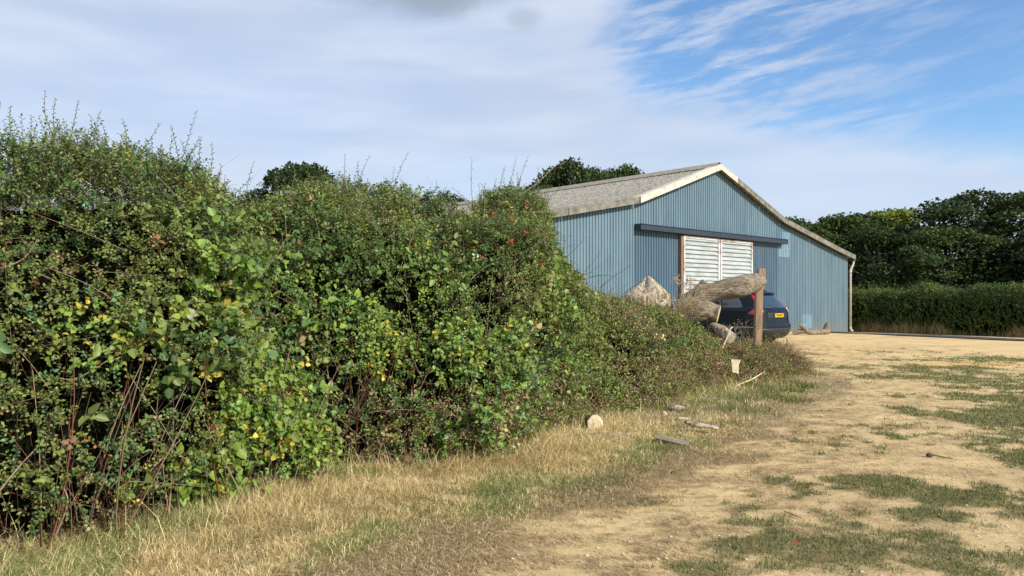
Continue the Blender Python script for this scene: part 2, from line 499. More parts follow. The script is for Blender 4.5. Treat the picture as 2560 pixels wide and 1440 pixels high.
def hedge_surface(inset=0.0, noise=1.0, ns=NS):
    ss = np.linspace(0, 1.75, ns)
    Bx = S_[:, None, 0:2]; Cx = S_[:, None, 2:4]; zc = S_[:, 4][:, None]
    s = ss[None, :]
    h = np.where(s < 1, 1 - np.cos(np.clip(s, 0, 1) * math.pi / 2), 1 + np.sin((s - 1) * math.pi / 2) * 1.1)
    z = zc * np.where(s < 1, np.sin(np.clip(s, 0, 1) * math.pi / 2) ** .85, np.cos(np.clip(s - 1, 0, 1) * math.pi / 2) ** .8)
    P = Bx + (Cx - Bx) * h[..., None]
    P = np.concatenate([P, z[..., None]], -1)
    dT = np.gradient(P, axis=0); dS = np.gradient(P, axis=1)
    N = nrm(np.cross(dT, dS))
    amp = (np.clip(zc / 2.1, .42, 1) * (1 - .65 * np.exp(-((tt[:, None] - 14.3) / 1.1) ** 2)))[..., None] * noise
    d = ((fbm(P, 1.15, 3, 51) - .5) * 1.15 + (fbm(P, 3.4, 3, 52) - .5) * .62)[..., None] * amp
    low = sstep(.5, .0, P[..., 2:3]) * sstep(1.6, 2.4, zc)[..., None]      # hollow under the tall bushes
    P = P + N * (d - inset - low * .16)
    top = P[..., 2].max(axis=1, keepdims=True)
    P[..., 2] *= 1 + .88 * ((zc - inset) / top - 1)                    # keep the crest at its own height
    P[..., 2] = np.maximum(P[..., 2], .0)
    dT = np.gradient(P, axis=0); dS = np.gradient(P, axis=1)
    return P, nrm(np.cross(dT, dS)), nrm(N)


HP, HN, HN0 = hedge_surface()
if HN0[300, 30, 1] > 0: raise RuntimeError('hedge normals point in')
cell = np.linalg.norm(np.cross(HP[1:, :-1] - HP[:-1, :-1], HP[:-1, 1:] - HP[:-1, :-1]), axis=-1)


def sample_surface(n, wfun=None):
    w = cell.copy()
    sidx = np.linspace(0, 1.75, NS)[:-1]
    w = w * np.where(sidx < .72, 1, np.where(sidx < 1.3, 1.7, .6))[None]
    if wfun is not None: w = w * wfun(HP[:-1, :-1], tt[:-1, None] + 0 * w)
    c = w.ravel() / w.sum()
    k = rng.choice(len(c), n, p=c); i, j = np.divmod(k, NS - 1)
    a, b_ = rng.random((2, n, 1))
    P = HP[i, j] * (1 - a) * (1 - b_) + HP[i + 1, j] * a * (1 - b_) + HP[i, j + 1] * (1 - a) * b_ + HP[i + 1, j + 1] * a * b_
    return P, nrm(HN[i, j] * .5 + HN0[i, j] * .5), tt[i]


hq = HP[:, :62].reshape(-1, 3); hpx = np.stack([1280 + hq[:, 0] / hq[:, 1] * F, HZ - (hq[:, 2] - EYE) / hq[:, 1] * F], 1)


def on_hedge(px, py, out=.04):
    """point on the front of the hedge (real geometry lookup, nearest surface point)"""
    d = (hpx[:, 0] - px) ** 2 + (hpx[:, 1] - py) ** 2
    best = np.argsort(d)[:6]; k = best[np.argmin(hq[best, 1])]
    return hq[k] * (1 - out / hq[k, 1])


BUSH = [('hawthorn_bush', 'tall hawthorn bush with upright leafy shoots at the left end of the hedge row', 'bush', 5.3),
        ('bramble_bush', 'rounded bramble bush with large bright green leaves next to the tall hawthorn', 'bush', 10.2),
        ('rose_bush', 'wild rose bush with red hips and arching canes against the barn roof', 'bush', 14.3),
        ('bramble_thicket', 'low tangled bramble thicket sloping down in front of the barn doors', 'thicket', 18.2),
        ('weed_clump', 'half dead clump of weeds and bramble at the foot of the wooden post', 'weeds', 99)]
EDGE = np.array([b_[3] for b_ in BUSH])
roots = []
for (nm, lb, ct, e), tm in zip(BUSH, (2.8, 8, 12.2, 16.3, 20)):
    p = smooth_interp(np.array([tm]), ST)[0]
    roots.append(thing(nm, lb, ct, (float(p[0]), float(p[1]), 0)))
OFF = [np.array(r.location) for r in roots]
acc = {i: {} for i in range(5)}


def put(part, V, Fc, col, owner, per, kface=None):
    """split a batch of equal-size pieces over the bushes by owner index"""
    k = Fc.shape[1]; nP = len(owner); fp = len(Fc) // nP
    Vr = V.reshape(nP, per, 3); Cr = col.reshape(nP, per, 3); Fr = Fc.reshape(nP, fp, k) - (np.arange(nP) * per)[:, None, None]
    for i in range(5):
        m_ = owner == i
        if m_.any(): acc[i].setdefault((part, k), []).append((Vr[m_], Cr[m_], Fr[m_], per))


def owner_of(t, P=None):
    j = (fbm(P, .9, 2, 88) - .5) * 1.6 if P is not None else 0
    return np.searchsorted(EDGE, t + j).clip(0, 4)


C_ = dict(mid=(.125, .195, .036), dark=(.06, .105, .025), lime=(.21, .29, .045), olive=(.165, .2, .045), blue=(.09, .165, .06), brown=(.2, .12, .06), rust=(.32, .14, .05), pale=(.55, .5, .33),
          yellow=(.5, .42, .06), straw=(.38, .3, .14))
CA = {k: np.array(v) for k, v in C_.items()}


def leaf_colour(P, t, n, bright=1.0):
    a = fbm(P, .75, 3, 61); b2 = fbm(P, 2.1, 2, 62); r = rng.random(n)
    c = np.where((a > .52)[:, None], CA['mid'], CA['olive']) * 1.0
    c = np.where(((b2 > .55) & (r < .6))[:, None], CA['dark'] * 1.25, c)
    c = np.where(((P[:, 2] < 1.5) & (t < 13) & (r < .12))[:, None], CA['blue'] * 1.15, c)
    c = np.where(((P[:, 2] < 1.7) & (a > .5) & (r > .72))[:, None], CA['lime'], c)
    dry = sstep(13.5, 18.5, t) * .62 + sstep(.9, .3, P[:, 2]) * sstep(9, 13, t) * .3
    dead = rng.random(n) < np.maximum(.028, dry * (.5 + (b2 - .5) * 3))
    dc = np.where((rng.random(n) < .4)[:, None], CA['brown'] * 1.2, np.where((rng.random(n) < .8)[:, None], CA['straw'], CA['rust']))
    c = np.where(dead[:, None], dc, c)
    sp_ = rng.random(n)
    c = np.where((sp_ < (.004 if bright == 1.0 else 0))[:, None], CA['yellow'], c); c = np.where((sp_ > .9965)[:, None], CA['pale'], c)
    return c * rng.uniform(.7, 1.3, (n, 1)) * bright


def sprigs(n, wfun, nl, Ls, leafL, leafW, depth, shape=0, bright=1.0, colfun=leaf_colour, upb=.35, sub='leaves', ol=None):
    P, N, t = sample_surface(n, wfun)
    own = owner_of(t, P) if ol is None else np.full(n, ol)
    P = P - N * rng.exponential(depth, (n, 1)).clip(0, .5) + rng.normal(0, .02, (n, 3))
    D = nrm(N * .9 + np.array([.0, 0, upb]) + rand_dir(n) * .85)
    L = rng.uniform(Ls * .5, Ls * 1.4, n)
    f = (np.arange(nl) + .5) / nl
    Q = P[:, None] + D[:, None] * (L[:, None] * f)[..., None]                      # n, nl, 3
    Q[..., 2] -= (L[:, None] * f ** 2) * .18
    A = nrm(np.cross(D, rand_dir(n))); B = np.cross(D, A)
    ang = np.arange(nl) * 2.4 + rng.random((n, 1)) * 6.28
    Sd = np.cos(ang)[..., None] * A[:, None] + np.sin(ang)[..., None] * B[:, None]
    LD = nrm(Sd + D[:, None] * .55 + rng.normal(0, .3, Sd.shape))
    LN = nrm(N[:, None] * .7 + np.array([.25, -.2, .75]) + rng.normal(0, .5, Sd.shape))
    tot = n * nl
    q = Q.reshape(-1, 3); base_c = colfun(P, t, n, bright)
    col = np.repeat(base_c, nl, 0) * rng.uniform(.75, 1.25, (tot, 1))
    V, Fc, k = leaves(q + LD.reshape(-1, 3) * .004, LD.reshape(-1, 3), LN.reshape(-1, 3), rng.uniform(.7, 1.25, tot) * leafL, rng.uniform(.75, 1.2, tot) * leafW, .22, shape)
    ok = q[:, 2] > .02
    put(sub, V, Fc, np.repeat(col, k, 0), np.where(ok, np.repeat(own, nl), 9), k)
    if L is not None:
        kk = np.linspace(0, 1, 3)
        T = P[:, None] + D[:, None] * (L[:, None] * kk)[..., None]; T[..., 2] -= (L[:, None] * kk ** 2) * .18
        V, Fc = tubes(T, np.broadcast_to(np.array([.0016, .0013, .0007]), (n, 3)) * rng.uniform(.8, 1.4, (n, 1)))
        tc_ = np.array([.13, .08, .045]) * rng.uniform(.6, 1.6, (n, 1))
        put('twigs', V, Fc, np.repeat(tc_, 9, 0), own, 9)


def w_left(P, t):  # thin the foliage in the hollows under the tall bushes
    z = P[..., 2]; hollow = sstep(.05, .55, z + (fbm(P, 2.2, 2, 71) - .5) * .7)
    holes = .48 + .52 * np.maximum(sstep(.40, .50, fbm(P, 2.6, 2, 73)), sstep(1.9, 2.3, z) + (t > 13))
    return holes * np.where(t < 9.5, .06 + .94 * hollow, 1.0) * np.where(t > 17.5, .75, 1.0)


sprigs(33000, w_left, 14, .19, .0250, .0180, .12)                                            # hawthorn and small leaves
sprigs(6800, lambda P, t: w_left(P, t) * (fbm(P, 1.4, 2, 90) > .47) * np.where(t < 4.5, .12, 1), 7, .17, .046, .032, .06, 1, 1.1)    # bramble leaves
sprigs(1100, lambda P, t: w_left(P, t) * (P[..., 2] < 2.1) * (t < 15) * np.where(t < 4.8, .1, 1) * (fbm(P, 1.1, 2, 95) > .48), 4, .17, .078, .06, .03, 1, 1.15)


def lime_col(P, t, n, br): return np.where(rng.random((n, 1)) < .09, CA['yellow'], np.where(rng.random((n, 1)) < .6, CA['lime'], CA['mid'] * 1.6)) * rng.uniform(.7, 1.15, (n, 1))


def near(px, py, r):
    q = on_hedge(px, py, 0)
    return lambda P, t: (np.linalg.norm(P - q, axis=-1) < r).astype(float)


for px, py, r, n_, sz in ((700, 1010, .42, 130, .062), (770, 1150, .3, 90, .06), (600, 1090, .3, 60, .065), (960, 880, .3, 80, .05), (1140, 880, .3, 60, .055), (545, 670, .16, 14, .085),
                          (1290, 860, .22, 30, .07), (520, 1200, .3, 40, .1), (930, 820, .2, 30, .05), (540, 790, .3, 30, .09), (480, 850, .35, 45, .085), (250, 870, .25, 30, .05), (1660, 700, .3, 40, .035),
                          (820, 640, .3, 40, .055)):
    sprigs(int(n_ * 1.2), near(px, py, r), 5, .17, sz * .85, sz * .68, .02, 1, 1.0, lime_col if py > 640 and px != 480 else leaf_colour)

for nm_, n_, reg in (('dry', 1500, lambda P, t: (t > 14.5) * (fbm(P, 1.7, 2, 99) > .5) * 1.0), ('dry', 1900, lambda P, t: (t > 8) * (P[..., 2] < .6) * 1.0)):
    sprigs(int(n_ * 1.6), reg, 9, .24, .035, .012, .03, 0, 1.0, lambda P, t, n, br: np.where(rng.random((n, 1)) < .5, CA['straw'], CA['brown'] * 1.3) * rng.uniform(.6, 1.2, (n, 1)), .5)

# thin bare twigs and canes criss-crossing the surface
n = 2600
P, N, t = sample_surface(n, lambda P, t: (P[..., 2] < 2.25) * 1.0)
own = owner_of(t, P)
D = nrm(np.cross(N, rand_dir(n)) + N * .35 + np.array([0, 0, .25])); L = rng.uniform(.15, .7, n)
kk = np.linspace(0, 1, 6); bend = rand_dir(n)
T = (P - N * .06)[:, None] + D[:, None] * (L[:, None] * kk)[..., None] + bend[:, None] * (.18 * L[:, None] * kk ** 2)[..., None]
rad = np.linspace(1, .35, 6)[None] * rng.uniform(.0012, .0034, (n, 1))
V, Fc = tubes(T, rad)
pal = np.array([[.2, .14, .09], [.12, .07, .045], [.33, .25, .17], [.16, .05, .03], [.42, .33, .2]])
tcol = pal[rng.integers(0, 5, n)] * rng.uniform(.6, 1.3, (n, 1))
put('twigs', V, Fc, np.repeat(tcol, 18, 0), own, 18)
# stems standing in the hollow at the foot of the hedge
n = 420
ti = rng.uniform(1.2, 11.5, n); q = smooth_interp(ti, ST)
w_ = rng.uniform(.02, .5, (n, 1)); bxy = q[:, :2] * (1 - w_) + q[:, 2:4] * w_ + rng.normal(0, .05, (n, 2))
P0 = np.concatenate([bxy, np.zeros((n, 1))], 1); H = rng.uniform(.4, 1.1, n)
dr = np.concatenate([rng.normal(0, .25, (n, 2)), np.ones((n, 1))], 1); bend = rand_dir(n) * .2
T = P0[:, None] + dr[:, None] * (H[:, None] * kk)[..., None] + bend[:, None] * (H[:, None] * kk ** 2)[..., None]
V, Fc = tubes(T, np.linspace(1, .5, 6)[None] * rng.uniform(.002, .008, (n, 1)))
tcol = np.array([[.2, .07, .035], [.3, .22, .13], [.13, .09, .06]])[rng.integers(0, 3, n)] * rng.uniform(.6, 1.2, (n, 1))
put('twigs', V, Fc, np.repeat(tcol, 18, 0), owner_of(ti), 18)


def shoot(p0, p1, own, nl=22, leafL=.028, leafW=.014, tint='mid', bendy=.1, side_n=0):
    """a leafy upright shoot: part of its own under the bush"""
    p0 = np.asarray(p0, float); p1 = np.asarray(p1, float); Lc = np.linalg.norm(p1 - p0)
    k_ = np.linspace(0, 1, 9)[:, None]; bd = rand_dir(1)[0] * Lc * bendy
    T = p0 + (p1 - p0) * k_ + bd * np.sin(k_ * math.pi)
    V1, F1 = tubes(T[None], np.linspace(.0036, .0011, 9)[None] * 1.1, 4)
    c1 = np.tile(np.array([[.16, .11, .06]]), (len(V1), 1))
    f = np.linspace(.03, 1, nl); Q = np.stack([np.interp(f, k_[:, 0], T[:, i]) for i in range(3)], 1)
    ax = nrm(p1 - p0); A = nrm(np.cross(ax, [0.3, 1, .1])); B = np.cross(ax, A); an = np.arange(nl) * 2.4 + random.random() * 6
    D_ = nrm(np.cos(an)[:, None] * A + np.sin(an)[:, None] * B + ax * .5 + rng.normal(0, .25, (nl, 3)))
    sz = (1 - .45 * f)
    V2, F2, kx = leaves(Q, D_, nrm(rng.normal(0, .5, (nl, 3)) + [.2, -.5, .8]), leafL * sz * rng.uniform(.8, 1.3, nl), leafW * sz * rng.uniform(.8, 1.3, nl), .2, 1)
    c2 = np.repeat(CA[tint] * rng.uniform(.6, 1.3, (nl, 1)), kx, 0)
    o = big('shoot', np.concatenate([V1, V2]) - OFF[own], np.concatenate([F1, F2 + len(V1)]), M['leaf'], roots[own], np.concatenate([c1, c2]))
    return o


SH = [  # base px,py  tip px,py  distance, bush
    (34, 350, 26, 266, 5.6, 0, 26), (20, 360, 8, 300, 5.5, 0, 18), (86, 370, 80, 290, 5.6, 0, 24), (142, 360, 138, 248, 5.8, 0, 30), (172, 350, 196, 253, 5.8, 0, 30), (150, 400, 160, 300, 5.8, 0, 26), (262, 400, 238, 310, 6.0, 0, 26),
    (215, 390, 212, 320, 6.0, 0, 18), (320, 420, 300, 352, 6.1, 0, 20), (385, 420, 378, 345, 6.3, 0, 18), (340, 410, 352, 362, 6.2, 0, 16), (425, 480, 492, 277, 6.5, 0, 46), (450, 400, 428, 315, 6.5, 0, 24),
    (462, 400, 500, 345, 6.5, 0, 20), (440, 450, 380, 380, 6.5, 0, 26), (505, 500, 530, 357, 6.7, 0, 32), (500, 440, 550, 432, 6.7, 0, 14), (415, 460, 400, 370, 6.4, 0, 24), (470, 430, 452, 350, 6.5, 0, 20),
    (615, 500, 635, 405, 8.0, 1, 18), (700, 470, 690, 425, 8.2, 1, 12), (855, 460, 862, 388, 8.4, 1, 15), (890, 470, 924, 390, 8.5, 1, 17), (900, 450, 895, 405, 8.5, 1, 12), (975, 500, 1020, 382, 9.0, 1, 22), (960, 480, 985, 420, 9.0, 1, 14),
    (1055, 530, 1045, 470, 9.2, 2, 12), (1100, 520, 1090, 452, 9.4, 2, 12), (1190, 520, 1180, 395, 9.6, 2, 20), (1200, 500, 1130, 468, 9.6, 2, 12), (1250, 500, 1290, 393, 9.8, 2, 24), (1270, 500, 1320, 391, 9.9, 2, 26),
    (1300, 500, 1390, 420, 10.2, 2, 22), (1240, 490, 1262, 415, 9.8, 2, 22), (1330, 520, 1400, 470, 10.4, 2, 20), (1350, 560, 1430, 590, 10.8, 2, 18), (1340, 480, 1345, 420, 10.2, 2, 18), (1380, 640, 1465, 590, 11.2, 2, 18)]
for bx, by, tx, ty, d, ow, nl in SH:
    shoot(at(bx, by + 30, d), at(tx, ty, d), ow, nl + 4, .036 if ow == 0 else .04, .018, random.choice(['mid', 'dark', 'mid', 'blue']) if ow < 2 else 'olive', .06)
for bx, by, tx, ty, d in ((1430, 720, 1500, 632, 11.6), (1390, 700, 1422, 590, 11.5), (1500, 720, 1592, 655, 12.0), (1560, 735, 1640, 692, 12.3), (1400, 690, 1480, 680, 11.6), (1450, 700, 1530, 690, 11.9)):
    shoot(at(bx, by, d), at(tx, ty, d), 3, 60, .03, .014, 'olive', .1)
# random fuzz of short shoots along the crest
for k in range(70):
    t_ = random.uniform(1.5, 17.5); q = smooth_interp(np.array([t_]), ST)[0]; i = int(t_ / (len(ST) - 1) * NT)
    j = random.randint(42, 56); p = HP[min(i, NT - 1), j]
    h = random.uniform(.1, .28)
    shoot(p, p + np.array([random.gauss(0, .07), random.gauss(0, .05), h]), int(owner_of(np.array([t_]))[0]), 12, .034, .02, random.choice(['mid', 'olive', 'dark']), .1)

for k in range(170):
    t_ = random.uniform(1.2, 6.3) if k < 110 else random.uniform(11.3, 14.5); q = smooth_interp(np.array([t_]), ST)[0]; i = int(t_ / (len(ST) - 1) * NT)
    p = HP[min(i, NT - 1), random.randint(36, 56)]; h = random.uniform(.12, .34)
    shoot(p - np.array([0, 0, .05]), p + np.array([random.gauss(.02, .10), random.gauss(0, .05), h]), int(owner_of(np.array([t_]))[0]), random.randint(14, 26), .036, .02, random.choice(['mid', 'olive', 'mid', 'dark']), .1)

# visible canes
M['cane'] = simple('cane_bark', (.42, .31, .2), .8, c2=(.2, .13, .08), scale=20)


def cane(pts, r, own, out=.06):
    P_ = [on_hedge(px, py, out + .02 * i % .04) for i, (px, py) in enumerate(pts)]
    P_ = smooth_interp(np.linspace(0, len(P_) - 1, 14), np.array(P_))
    v, f = tube_vf(P_ - OFF[own], np.linspace(r, r * .45, 14), 6)
    return mesh('cane', v, f, M['cane'], roots[own], True)


for pts, r, ow in ((((0, 690), (60, 640), (95, 580)), .006, 0), (((380, 422), (455, 500), (545, 570)), .004, 0), (((155, 935), (215, 930), (300, 870)), .005, 0), (((0, 1240), (60, 1170), (110, 1110)), .006, 0), (((390, 1160), (480, 1080)), .004, 0),
                   (((580, 1232), (650, 1220)), .004, 1), (((650, 930), (700, 880)), .003, 1), (((760, 1120), (860, 1105)), .005, 1), (((1150, 545), (1220, 520), (1300, 525), (1390, 532)), .009, 2),
                   (((1130, 535), (1160, 580)), .005, 2), (((1300, 530), (1390, 610)), .004, 2), (((1590, 950), (1640, 905)), .006, 3), (((1690, 820), (1720, 780)), .005, 3), (((1550, 860), (1580, 900)), .004, 3),
                   (((1180, 700), (1230, 650), (1300, 640)), .004, 2), (((1375, 690), (1420, 650)), .006, 2), (((520, 1290), (528, 1230)), .008, 1), (((150, 1350), (180, 1260), (170, 1190)), .006, 0)):
    cane(pts, r, ow)
ar = [at(1250, 515, 9.7), at(1330, 468, 9.7), at(1395, 410, 9.7), at(1402, 422, 9.7)]
v, f = tube_vf(smooth_interp(np.linspace(0, 3, 14), np.array(ar)) - OFF[2], np.linspace(.007, .002, 14), 6)
mesh('cane', v, f, M['cane'], roots[2], True)


# hips and blackberries
def hip_mesh(r):
    v, f = [], []
    for i in range(7):
        a_ = math.pi * i / 6; rr = math.sin(a_) * r * (1 if i < 4 else .9)
        for j in range(8): v.append((rr * math.cos(j * math.pi / 4), rr * math.sin(j * math.pi / 4), r * 1.3 * math.cos(a_)))
    for i in range(6):
        for j in range(8): f.append((i * 8 + j, i * 8 + (j + 1) % 8, (i + 1) * 8 + (j + 1) % 8, (i + 1) * 8 + j))
    m_ = bpy.data.meshes.new('hip'); m_.from_pydata(v, [], f); m_.materials.append(M['hip'])
    for p_ in m_.polygons: p_.use_smooth = True
    return m_


hm = hip_mesh(.0125)
HIPS = [(10, 612, 0), (12, 622, 0), (1247, 498, 2), (1226, 508, 2), (1276, 508, 2), (1315, 505, 2), (1312, 512, 2), (1228, 530, 2), (1275, 521, 2), (1283, 532, 2), (1278, 541, 2), (1332, 574, 2), (1316, 580, 2), (1280, 597, 2), (1276, 602, 2), (1168, 610, 2),
        (1182, 612, 2), (1440, 665, 3), (1040, 603, 2), (1390, 795, 3), (1355, 800, 3), (1410, 862, 3), (1428, 872, 3), (1395, 825, 3), (340, 835, 0), (1436, 968, 3), (320, 1110, 0), (1180, 760, 2), (1305, 700, 2), (1350, 655, 2), (1210, 640, 2)]
for px, py, ow in HIPS:
    p = on_hedge(px, py, .10) - OFF[ow]
    for s in range(1 if ow == 0 else random.choice((1, 2, 2))):
        o = link(bpy.data.objects.new('hip', hm), roots[ow])
        o.location = p + rng.normal(0, .012, 3); o.rotation_euler = (random.random(), random.random(), 0); o.scale = (.6 if ow == 0 else 1,) * 3

for i in range(5):
    for (part, k), L_ in acc[i].items():
        Vs, Cs, Fs, n0 = [], [], [], 0
        for Vr, Cr, Fr, per in L_:
            m_ = len(Vr)
            Fs.append((Fr + (np.arange(m_) * per)[:, None, None]).reshape(-1, k) + n0); Vs.append(Vr.reshape(-1, 3)); Cs.append(Cr.reshape(-1, 3)); n0 += m_ * per
        nm = {('leaves', 3): 'foliage', ('leaves', 4): 'broad_leaves', ('twigs', 4): 'twigs'}[(part, k)]
        big(nm, np.concatenate(Vs) - OFF[i], np.concatenate(Fs), M['twig'] if part == 'twigs' else M['leaf'], roots[i], np.concatenate(Cs))
# hull added inside each bush to block light, so leaf gaps read as shade
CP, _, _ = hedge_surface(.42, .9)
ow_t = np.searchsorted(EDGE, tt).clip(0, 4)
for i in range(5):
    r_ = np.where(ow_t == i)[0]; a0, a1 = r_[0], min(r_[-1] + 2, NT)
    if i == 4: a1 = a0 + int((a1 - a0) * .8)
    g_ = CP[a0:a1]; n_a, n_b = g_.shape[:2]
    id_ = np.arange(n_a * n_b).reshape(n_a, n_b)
    big('shade_core', g_.reshape(-1, 3) - OFF[i], np.stack([id_[:-1, :-1], id_[1:, :-1], id_[1:, 1:], id_[:-1, 1:]], -1).reshape(-1, 4), M['core'], roots[i], None, True)

# ------------------------------------------------------------------ grass
CAMD = lambda x, y: np.maximum(y, 3.5)


def scatter(n, x0, x1, y0, y1, dens):
    x = rng.uniform(x0, x1, n); y = rng.uniform(y0, y1, n)
    k = rng.random(n) < dens(x, y)
    return x[k], y[k]


def straw_col(x, y, n):
    g = fbm(p3(x, y), 1.3, 3, 15); r = rng.random(n)
    c = np.where((r < .5)[:, None], np.array([.84, .67, .36]), np.where((r < .8)[:, None], np.array([.64, .48, .24]), np.array([.33, .21, .1])))
    gr_ = (g + .12 * sstep(2.2, 3.6, x) * sstep(9, 11, y) > .60) & (r > .35)
    c = np.where(gr_[:, None], np.where((r > .6)[:, None], np.array([.2, .25, .06]), np.array([.36, .36, .13])), c)
    return c * rng.uniform(.7, 1.25, (n, 1))


def verge_d(x, y):
    b_ = side(BASE, x, y); e = side(VERGE, x, y) + (fbm(p3(x, y), 2, 3, 18) - .5) * .9
    return (.35 + .65 * (fbm(p3(x, y), 6, 2, 26) > .45)) * sstep(-.8, -.1, b_) * sstep(.35, -.15, e) * np.clip(26 / (y * y), .13, 1)


x, y = scatter(500000, -3.6, 8.6, 3.4, 20, verge_d)
xb, yb = scatter(1000000, -3.6, 3.6, 3.4, 9.5, lambda x, y: verge_d(x, y) * sstep(9.5, 7.5, y))
x = np.concatenate([x, xb]); y = np.concatenate([y, yb]); n = len(x)
tall = .65 + 1.9 * fbm(p3(x, y), 1.1, 2, 19) * sstep(.9, .1, side(BASE, x, y) * .8)
H = rng.uniform(.03, .12, n) * tall * (.45 + 1.2 * fbm(p3(x, y), 4.5, 2, 23))
lean = rng.normal(0, 1.0, (n, 2)) + np.array([.25, -.1]) + 1.6 * np.stack([fbm(p3(x, y), 5, 2, 24) - .5, fbm(p3(x, y), 5, 2, 25) - .5], 1)
V, Fc, cl = blades(p3(x, y, gz(x, y)), H * np.clip(y / 9, 1, 1.3), lean, rng.uniform(.0025, .0048, n) * np.clip(y / 6, 1, 2.2), straw_col(x, y, n))
tag(big('dry_grass', V, Fc, M['straw'], None, cl), 'tangle of dry straw coloured grass along the foot of the bushes', kind='stuff')

# taller dry stalks right against the bushes
x, y = scatter(230000, -3.6, 8, 3.4, 20, lambda x, y: sstep(-.45, -.1, side(BASE, x, y)) * sstep(.8, .05, side(BASE, x, y) + (fbm(p3(x, y), 1.9, 2, 30) - .5) * .8) * (.25 + .75 * (fbm(p3(x, y), 1.6, 2, 29) > .46)) * np.clip(40 / (y * y), .2, 1) * .8); n = len(x)
V, Fc, cl = blades(p3(x, y, gz(x, y)), rng.uniform(.1, .40, n) * np.clip(1.15 - .02 * y, .7, 1), rng.normal(0, .75, (n, 2)) + [.1, -.1], rng.uniform(.002, .0045, n) * np.clip(y / 6, 1, 2), straw_col(x, y, n) * .95)
tag(big('tall_dry_stalks', V, Fc, M['straw'], None, cl), 'taller dry grass stalks standing against the bramble foot', kind='stuff')


def thatch_d(x, y):
    e1 = side(VERGE, x, y); e2 = side(SAND, x, y) + (fbm(p3(x, y), 1.6, 4, 5) - .5) * 1.6
    return sstep(-.5, .2, e1) * sstep(.3, -.3, e2) * np.clip(30 / (y * y), .12, 1)


x, y = scatter(700000, -3, 9.5, 3.4, 24, thatch_d)
xb, yb = scatter(700000, -2.6, 3.6, 3.4, 9, lambda x, y: thatch_d(x, y) * sstep(9, 7, y))
x = np.concatenate([x, xb]); y = np.concatenate([y, yb]); n = len(x)
cl = np.where((rng.random(n) < .45)[:, None], np.array([.34, .235, .125]), np.where((rng.random(n) < .6)[:, None], np.array([.56, .41, .22]), np.array([.78, .61, .35]))) * rng.uniform(.6, 1.25, (n, 1))
grn = (fbm(p3(x, y), 1.5, 3, 16) > .60) & (rng.random(n) < .4)
cl = np.where(grn[:, None], np.array([.13, .155, .05]), cl)
V, Fc, cl = blades(p3(x, y, gz(x, y)), rng.uniform(.015, .06, n), rng.normal(0, 1.6, (n, 2)), rng.uniform(.0025, .005, n) * np.clip(y / 6, 1, 2.5), cl)
tag(big('dead_thatch', V, Fc, M['straw'], None, cl), 'flattened brown dead grass along the edge of the sandy track', kind='stuff')

# loose straw and roots strewn over the sand, dragged along the wheel tracks
def litter_d(x, y):
    s_ = side(SAND, x, y)
    return sstep(-.2, .1, s_) * (sstep(.42, .66, fbm(p3(x * 1.1 + y * .4, y * 2.2 - x * .4), 2.2, 4, 55)) * sstep(5, .1, s_) * .75 + .07) * np.clip(30 / (y * y), .08, 1)


x, y = scatter(560000, -.6, 12, 3.6, 24, litter_d)
xb, yb = scatter(700000, -.6, 6.5, 3.6, 11, lambda x, y: litter_d(x, y) * sstep(11, 8, y) * .22)
x = np.concatenate([x, xb]); y = np.concatenate([y, yb]); n = len(x)
cl = np.array([[.24, .16, .085], [.38, .27, .15], [.15, .10, .06], [.55, .42, .25]])[rng.choice(4, n, p=[.4, .3, .18, .12])] * rng.uniform(.7, 1.2, (n, 1))
L_ = rng.uniform(.012, .05, n)
ang = rng.normal(R(140), .5, n)
V, Fc, cl = blades(p3(x, y, gz(x, y) + .001), L_, np.stack([np.cos(ang), np.sin(ang)], 1) * rng.uniform(1.5, 2.6, (n, 1)), rng.uniform(.002, .0045, n) * np.clip(y / 6, 1, 2.5), cl)
tag(big('straw_litter', V, Fc, M['straw'], None, cl), 'scattered brown straw bits lying on the sandy track', kind='stuff')

# green turf patches
x, y = scatter(1500000, .6, 13, 3.6, 22, lambda x, y: green(x, y) * np.clip(34 / (y * y), .15, 1)); n = len(x)
cl = np.array([[.075, .115, .03], [.13, .175, .045], [.2, .215, .065], [.06, .085, .025], [.26, .21, .1]])[rng.choice(5, n, p=[.3, .28, .16, .14, .12])] * rng.uniform(.75, 1.25, (n, 1))
V, Fc, cl = blades(p3(x, y, gz(x, y)), rng.uniform(.016, .05, n), rng.normal(0, .7, (n, 2)), rng.uniform(.0025, .0045, n) * np.clip(y / 5, 1, 3), cl)
tag(big('green_turf', V, Fc, M['straw'], None, cl), 'short green turf growing in patches on the sandy track', kind='stuff')

# fresh grass tufts in the verge
n_t = 40; cs = []
for k in range(n_t):
    yy = random.uniform(4.3, 15); xx = float(np.interp(yy, VERGE[:, 1], VERGE[:, 0])) - random.uniform(-.2, 1.0)
    if side(BASE, np.array(xx), np.array(yy)) < .1: continue
    m_ = random.randint(40, 160); cs.append(np.stack([xx + rng.normal(0, .16, m_), yy + rng.normal(0, .12, m_)], 1))
for cx, cy, m_ in ((2.05, 9.9, 500), (1.95, 10.1, 400), (-1.2, 6.2, 250), (3.9, 11.4, 700), (4.2, 12.1, 700), (3.2, 9.7, 500), (.35, 5.7, 400), (-.1, 5.5, 400), (-.7, 5.2, 300)):
    cs.append(np.stack([cx + rng.normal(0, .2, m_ // 2), cy + rng.normal(0, .3, m_ // 2)], 1))
q = np.concatenate(cs); n = len(q)
V, Fc, cl = blades(p3(q[:, 0], q[:, 1], gz(q[:, 0], q[:, 1])), rng.uniform(.04, .13, n), rng.normal(0, .45, (n, 2)), rng.uniform(.003, .005, n) * np.clip(q[:, 1] / 6, 1, 2), np.array([.13, .16, .04]) * rng.uniform(.5, 1.4, (n, 1)))
